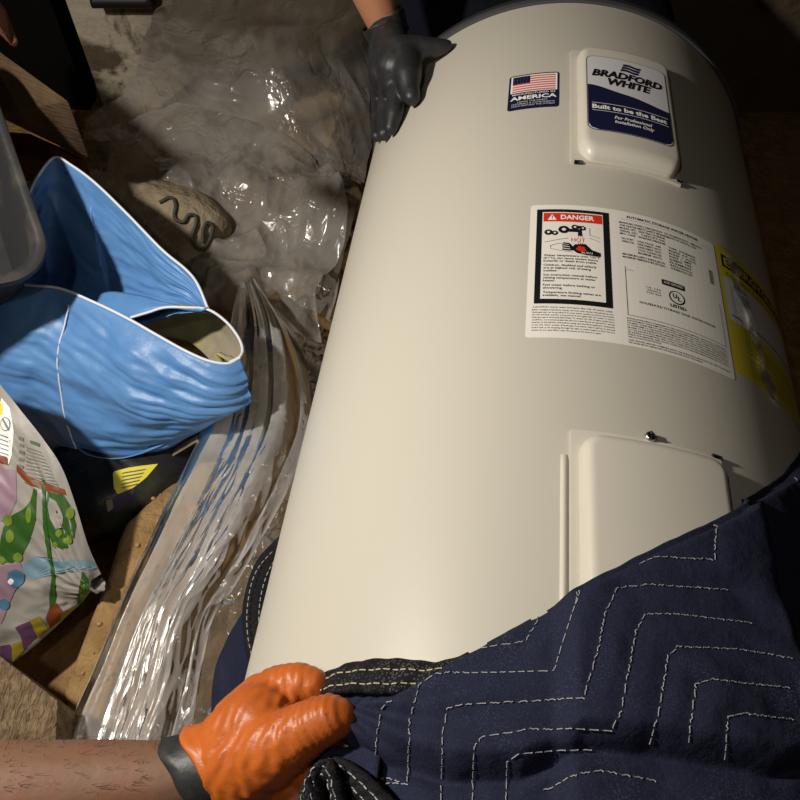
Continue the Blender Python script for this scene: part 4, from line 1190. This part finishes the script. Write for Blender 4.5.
# =================================================================== CARPET SCRAP, BIN, WOOD, PIPE, CORD, FOOTING
def knit():
    m = mat('knit', (.26, .185, .11), .95, .15, var=((.15, .10, .058), 60, .4, .65))
    t = m.node_tree; b = t.nodes['Principled BSDF']; tc = nn(t, 'ShaderNodeTexCoord')
    mp = nn(t, 'ShaderNodeMapping'); mp.inputs['Scale'].default_value = (190, 70, 70); mp.inputs['Rotation'].default_value = (0, 0, .35)
    t.links.new(tc.outputs['Object'], mp.inputs[0])
    no = nn(t, 'ShaderNodeTexNoise', Scale=1.0, Detail=3.0, Distortion=.6); t.links.new(mp.outputs[0], no.inputs['Vector'])
    bp = nn(t, 'ShaderNodeBump', Strength=1.0, Distance=.014)
    t.links.new(no.outputs['Fac'], bp.inputs['Height']); t.links.new(bp.outputs[0], b.inputs['Normal'])
    return m
M['knit'] = knit()
b = B(); top = A3([(-80, 610, .150), (0, 656, .150), (58, 701, .150), (56, 730, .150), (57, 800, .150), (-80, 840, .150)])
b.prism(top[::-1], (0, 0, -.13), 'knit')
cb = b.build('carpet_scrap', smooth=False, label='brown ribbed carpet scrap in the lower left corner above the forearm', cat='carpet')
bv_ = cb.modifiers.new('b', 'BEVEL'); bv_.width = .0015; bv_.segments = 3

# tilted dark plastic bin, its rim towards the viewer
bin_c = at(-48, 205, .44)
n_ = np.array([.38, -.26, .88]); n_ /= np.linalg.norm(n_)
cor = at(47, 268, .345); e1 = at(0, 148, .0) - CAM; 
# rim side runs up-left in the picture; intersect its rays with the tilted rim plane
def onplane(px, py, p0, n): r = ray(px, py); return CAM + r * ((p0 - CAM) @ n / (r @ n))
pA = onplane(5, 145, cor, n_); pB = onplane(-8, 312, cor, n_)
eA = pA - cor; eA /= np.linalg.norm(eA); eB = pB - cor; eB = eB - (eB @ eA) * eA; eB /= np.linalg.norm(eB)
def ringpts(sc_, depth, out=0, n=10):
    Lx, Ly, rc = .36, .30, .055
    pts = []
    cen = cor + eA * Lx / 2 + eB * Ly / 2
    for p in rrect(-Lx / 2, -Ly / 2, Lx / 2, Ly / 2, rc, n):
        l = math.hypot(*p)
        pts.append(cen + (eA * p[0] + eB * p[1]) * sc_ * (1 + out / l) - n_ * depth)
    return pts
prof = [(.84, .20, 0), (.88, .15, 0), (.93, .09, 0), (.985, .012, 0), (.99, .010, .006), (.99, .012, .014), (.99, .004, .017), (.99, -.002, .015), (.99, -.003, .006), (.99, 0, .0), (.975, .012, -.003), (.92, .09, -.004), (.87, .15, -.004), (.83, .19, -.004)]
g = [ringpts(*p) for p in prof]
bb_ = B().grid(g, 'bin', closed_v=True)
bb_.add(ringpts(.83, .19, -.004), [tuple(range(44))], 'bin'); bb_.add(ringpts(.84, .20, 0), [tuple(range(44))[::-1]], 'bin')
autosmooth(bb_.build('storage_bin', label='scuffed black plastic bin tipped towards the blue bag', cat='bin'), 50)

def plank(pts, thick, m, name, label, cat='plank', bw=.003, down=(0, 0, -1)):
    b = B(); b.prism(np.array(pts)[::-1], np.array(down) * thick, m)
    o = b.build(name, smooth=False, label=label, cat=cat)
    k = o.modifiers.new('b', 'BEVEL'); k.width = bw; k.segments = 2
    return o
plank([at(-90, -18, .50), at(0, 52, .46), at(68, 101, .42), at(89, 158, .30), at(0, 115, .34), at(-90, 62, .40)], .03, 'wood', 'wood_beam', 'rough brown wooden beam with a slanted end, upper left', 'beam', down=(-.3, .65, -.7))
plank([at(-30, 128, .22), at(30, 133, .22), at(58, 146, .22), at(84, 158, .21), at(82, 171, .20), at(50, 160, .20), at(-30, 150, .20)], .06, 'wood_orange', 'wood_block', 'dark reddish wood piece just below the slanted beam', 'plank')
plank([at(-30, -20, .75), at(-8, -12, .75), at(7, 14, .70), at(19, 44, .66), at(14, 48, .65), at(-30, 5, .70)], .05, 'wood_orange', 'wood_post', 'narrow orange-brown wood end in the top left corner', 'post', down=tuple((at(6, 30, .645) - at(6, 30, .68)) / .05))

# black pipe on the wall
p0 = aty(92, 1, 1.60); p1 = aty(152, 1, 1.60)
pp = B().tube(spline([p0, p1], 12), .014, 'rubber_pipe', 18)
pp.box(tuple((p0 * .7 + p1 * .3) + np.array([0, .022, 0])), .02, .036, .03, 'rubber_pipe'); pp.box(tuple((p0 * .3 + p1 * .7) + np.array([0, .022, 0])), .02, .036, .03, 'rubber_pipe')
pp.build('wall_pipe', label='short black pipe on the foundation wall, top left', cat='pipe')

# rough concrete footing lump
def rock(name, c, r, m, seed, label=None, cat=None, rot=0, sub=26, group=None, rough=.22):
    g = []
    for v in np.linspace(0.001, PI - .001, sub):
        row = []
        for u in np.linspace(0, 2 * PI, 2 * sub + 1)[:-1]:
            d = np.array([math.sin(v) * math.cos(u), math.sin(v) * math.sin(u), math.cos(v)])
            k = 1 + rough * float(fbm(d[0] * 1.6 + seed, d[1] * 1.6 + d[2] * 1.3, 3, seed)) + .03 * float(fbm(d[0] * 7, d[1] * 7 + d[2] * 5, 2, seed))
            q = d * k; q = np.sign(q) * np.abs(q) ** .85
            x, y, z = q * np.array(r)
            row.append((c[0] + x * math.cos(rot) - y * math.sin(rot), c[1] + x * math.sin(rot) + y * math.cos(rot), c[2] + z))
        g.append(row)
    return B().grid(g, m, closed_v=True, flip=True).build(name, label=label, cat=cat, group=group)
fc = at(140, 205, .10)
lump = rock('concrete_lump', (fc[0] - .02, fc[1] + .01, .08), (.22, .11, .095), 'footing', 3, 'tan rough concrete lump behind the blue bag under the looped cord', 'concrete', rot=-.62)
# stones beneath the sheeting
STN = []
stones = [((318, 88), .075, .09, 'large tan stone under the sheeting, farthest up the heap'),
          ((345, 135), .055, .075, 'tan stone under the sheeting beside the fingertips of the black glove'),
          ((290, 150), .05, .07, 'tan stone under the sheeting left of the glove, mid heap'),
          ((335, 195), .06, .07, 'yellow-brown stone under the sheeting touching the tank shadow'),
          ((215, 115), .045, .065, 'pale stone under the sheeting near the concrete wall'),
          ((300, 275), .05, .065, 'brown stone under the sheeting below the twisted fold'),
          ((312, 232), .035, .04, 'small brown stone under the sheeting between the fold and the cord')]
for k, ((px, py), zr, rr, lbl) in enumerate(stones):
    c = at(px, py, zr); zz = float(terrain(c[0], c[1]))
    c = at(px, py, zz + zr * .7)
    STN.append((min(c[0], -.11 - rr * .4), c[1], zz + zr * .45, rr, zr * .8))
    rock('stone', (min(c[0], -.11 - rr * .4), c[1], zz + zr * .45), (rr, rr * .8, zr * .8), 'stone', 11 + k, lbl, 'stone', rot=k, group=None)

# zig-zag cord on the lump
pts = [(158, 203), (164, 200), (170, 197), (174, 199), (176, 206), (174, 214), (176, 220), (184, 222), (187, 216), (191, 214), (196, 216), (196, 224), (192, 236), (194, 245), (200, 250), (206, 247), (211, 236), (213, 226), (207, 222), (203, 230), (203, 244)]
sp = spline([(x, y, 0) for x, y in pts], 160)
lv = [tuple(v.co + lump.location) for v in lump.data.vertices]
lbv = BVHTree.FromPolygons(lv, [tuple(p.vertices) for p in lump.data.polygons])
cp = []
for i, (x, y, _) in enumerate(sp):
    h, nr = hit(lbv, x, y)
    z = h[2] if h is not None else (cp[-1][2] - .004 if cp else .12)
    cp.append(at(x, y, max(z, .05) + .004))
cp = np.array(cp)
cp = np.array([cp[max(0, i - 3):i + 4].mean(0) for i in range(len(cp))])
b = B(); b.tube(cp, .0032, 'cord', 8)
b.build('looped_cord', label='dark cord bent in zigzag loops beside the blue bag', cat='cord')

# clods of soil on the open ground
rn = random.Random(9); k = 0
spots = []
while len(spots) < 70:
    px = rn.uniform(70, 195); py = rn.uniform(450, 735)
    if abs(px - (190 - (py - 450) * .38)) < 28: spots.append((px, py))
b = B()
for px, py in spots:
    c = at(px, py, .05); z = float(terrain(c[0], c[1])); r = rn.uniform(.0012, .0038); c = at(px, py, z)
    u = np.linspace(0, 2 * PI, 8)[:-1]
    g = [[(c[0] + r * math.sin(v) * math.cos(a) * (1 + .3 * rn.random()), c[1] + r * math.sin(v) * math.sin(a), c[2] + r * .8 * math.cos(v) + r * .3) for a in u] for v in np.linspace(.05, PI - .05, 5)]
    b.grid(g, 'pebble', closed_v=True, flip=True)
b.build('soil_clods', kind='stuff', label='small crumbs of tan soil on the bare ground', cat='soil')

# =================================================================== CLEAR SHEETING
def cover(x, y):
    t = terrain(x, y); z = t.copy() - 1
    for cx, cy, cz, r, h in STN:
        d2 = ((x - cx) ** 2 + (y - cy) ** 2) / (r * 1.3) ** 2
        z = np.maximum(z, t + (cz + h * 1.2 + .006 - t) * np.exp(-d2) - .012 * sm(1.0, 2.2, d2) * 4)
    return z
def sheet(name, corners, nu, nv, hfun, m, label, wob=.008):
    """corners: two px polylines (left edge, right edge) with heights"""
    a = spline(A3(corners[0]), nv); b_ = spline(A3(corners[1]), nv)
    P = np.zeros((nu, nv, 3))
    for i in range(nu):
        t = i / (nu - 1); P[i] = a * (1 - t) + b_ * t
    U, V = np.meshgrid(np.linspace(0, 1, nu), np.linspace(0, 1, nv), indexing='ij')
    P[..., 2] = np.maximum(P[..., 2] + hfun(U, V, P[..., 0], P[..., 1]), terrain(P[..., 0], P[..., 1]) + .004)
    if m == 'film': P[..., 2] = np.maximum(P[..., 2], cover(P[..., 0], P[..., 1]))
    P[..., 0] += wob * fbm(U * 6, V * 9, 2, 5); P[..., 1] += wob * fbm(U * 7, V * 8, 2, 15)
    return B().grid(P, m).build(name, label=label, cat='plastic sheet')
def big(U, V, x, y):
    h = .05 * fbm(x * 4.5, y * 4.5, 3, 101) + .035 * ridge(x * 9 + .6 * fbm(x * 4, y * 4, 2, 9), y * 7, 3, 105) + .010 * ridge(x * 26, y * 20, 2, 111)
    # heaped over the stones near the tank
    h = h + .07 * np.exp(-(((x + .17) / .09) ** 2 + ((y - 1.30) / .22) ** 2))
    wallr = sm(1.50, 1.64, y)
    return h + .03 + .34 * wallr ** 2 * 1.0
sheet('plastic_sheet', ([(86, 165, .02), (95, 130, .05), (118, 100, .1), (140, 60, .22), (165, 15, .42), (175, -20, .55)],
                        [(330, 330, .03), (350, 250, .05), (368, 175, .06), (375, 120, .1), (378, 50, .2), (385, -10, .4)]), 260, 260,
      lambda U, V, x, y: .06 * fbm(x * 3.5, y * 3.5, 2, 101) * (1 - .6 * V) + .050 * ridge(x * 5.5 + y * 2 + .5 * fbm(x * 3, y * 3, 2, 9), y * 3.2 - x * 2, 2, 105) + .008 * ridge(x * 17 + y * 9, y * 7 - x * 5, 1, 111) + .05 * np.exp(-(((x + .20) / .10) ** 2 + ((y - 1.28) / .20) ** 2)),
      'film', 'crumpled clear plastic sheeting spread up the wall and over the stones')
# nearer crumpled piece from the cord to the twisted fold
sheet('plastic_sheet', ([(178, 320, .05), (196, 270, .07), (190, 230, .09), (160, 190, .12), (120, 158, .13), (92, 140, .13)],
                        [(322, 345, .06), (318, 300, .08), (350, 235, .10), (330, 175, .12), (250, 125, .14), (180, 110, .14)]), 230, 230,
      lambda U, V, x, y: .012 + (.05 * fbm(x * 5, y * 5, 2, 131) + .050 * ridge(x * 8 - y * 5 + .5 * fbm(x * 4, y * 4, 2, 19), y * 5 + x * 4, 2, 135) + .009 * ridge(x * 22 - y * 9, y * 12 + x * 8, 2, 141)) * (.25 + .75 * (1 - sm(.45, .8, V))),
      'film', 'crumpled clear plastic sheet bunched behind the pocket end of the blue bag')
# long gathered strip running down the ground beside the tank
def strip_h(U, V, x, y):
    w = U + .020 * fbm(V * 2, U * 2, 2, 151)
    ph = w * 21 + .7 * fbm(V * 1.2, U * 3, 2, 155)
    h = .0085 * np.abs(np.sin(ph * .5)) ** .8 + .0011 * np.sin(w * 58 + 1.2 * fbm(V * 1.5, U * 4, 2, 157)) * sm(-.2, .3, fbm(U * 5, V * 1.5, 1, 158)) + .012 * np.sin(w * 9 + 1)
    h = h + .008 * ridge(U * 9, V * 9, 2, 161) * sm(.35, .6, V) * sm(.2, .45, U) + .045 * np.sin(PI * U) * (1 - .4 * V) + .004 * fbm(U * 3, V * 4, 2, 163)
    return h
sheet('plastic_sheet', ([(238, 300, .09), (222, 345, .11), (204, 428, .09), (188, 467, .09), (158, 530, .09), (135, 580, .09), (120, 616, .09), (97, 670, .08), (68, 738, .07), (56, 800, .06)],
                        [(266, 300, .09), (300, 345, .11), (311, 420, .10), (288, 490, .09), (240, 580, .085), (213, 622, .08), (198, 700, .065), (186, 745, .06), (170, 800, .06)]), 380, 420,
      strip_h, 'film_dense', 'long gathered strip of clear plastic running down beside the tank', .0015)
# flat under-layer between the strip and the tank
sheet('plastic_sheet', ([(250, 330, .03), (230, 430, .03), (200, 560, .03), (160, 680, .03), (150, 800, .03)],
                        [(345, 330, .02), (335, 420, .02), (310, 520, .02), (290, 600, .02), (270, 800, .02)]), 160, 260,
      lambda U, V, x, y: .022 * fbm(x * 8, y * 6, 3, 171) + .022 * ridge(x * 12, y * 9, 3, 175) + .008 * ridge(x * 30, y * 24, 2, 181),
      'film', 'thin clear plastic lying flat between the gathered strip and the tank')

# =================================================================== LIGHT AND CAMERA
def lamp(name, loc, target, power, size, col, spread=180):
    l = bpy.data.lights.new(name, 'AREA'); l.shape = 'DISK'; l.size = size; l.energy = power; l.color = col; l.spread = math.radians(spread)
    o = bpy.data.objects.new(name, l); COL.objects.link(o); o.location = loc
    o.rotation_euler = (Vector(target) - Vector(loc)).to_track_quat('-Z', 'Y').to_euler(); return o
lamp('work_light', (-.78, .36, 1.27), (.0, .75, .2), 17.0, .07, (1.0, .93, .82))
lamp('fill_lamp', (-.20, -.06, 1.42), (.0, .75, .2), 1.3, .05, (1.0, .93, .84))  # weak fill added near the viewer to lift the tank's right side
w = bpy.data.worlds.new('World'); sc.world = w; w.use_nodes = True
w.node_tree.nodes['Background'].inputs[0].default_value = (1, .85, .7, 1)
w.node_tree.nodes['Background'].inputs[1].default_value = .0
cam = bpy.data.cameras.new('Camera'); co_ = bpy.data.objects.new('Camera', cam); COL.objects.link(co_)
co_.location = CAM; co_.rotation_euler = (PI / 2 - PITCH, 0, 0)
cam.sensor_width = 36; cam.lens = 36 * F / 800; cam.clip_start = .02
sc.camera = co_
sc.view_settings.view_transform = 'Standard'; sc.view_settings.look = 'None'
sc.view_settings.exposure = 0; sc.view_settings.gamma = 1; sc.view_settings.use_curve_mapping = False
sc.cycles.transparent_max_bounces = 24; sc.cycles.use_denoising = True
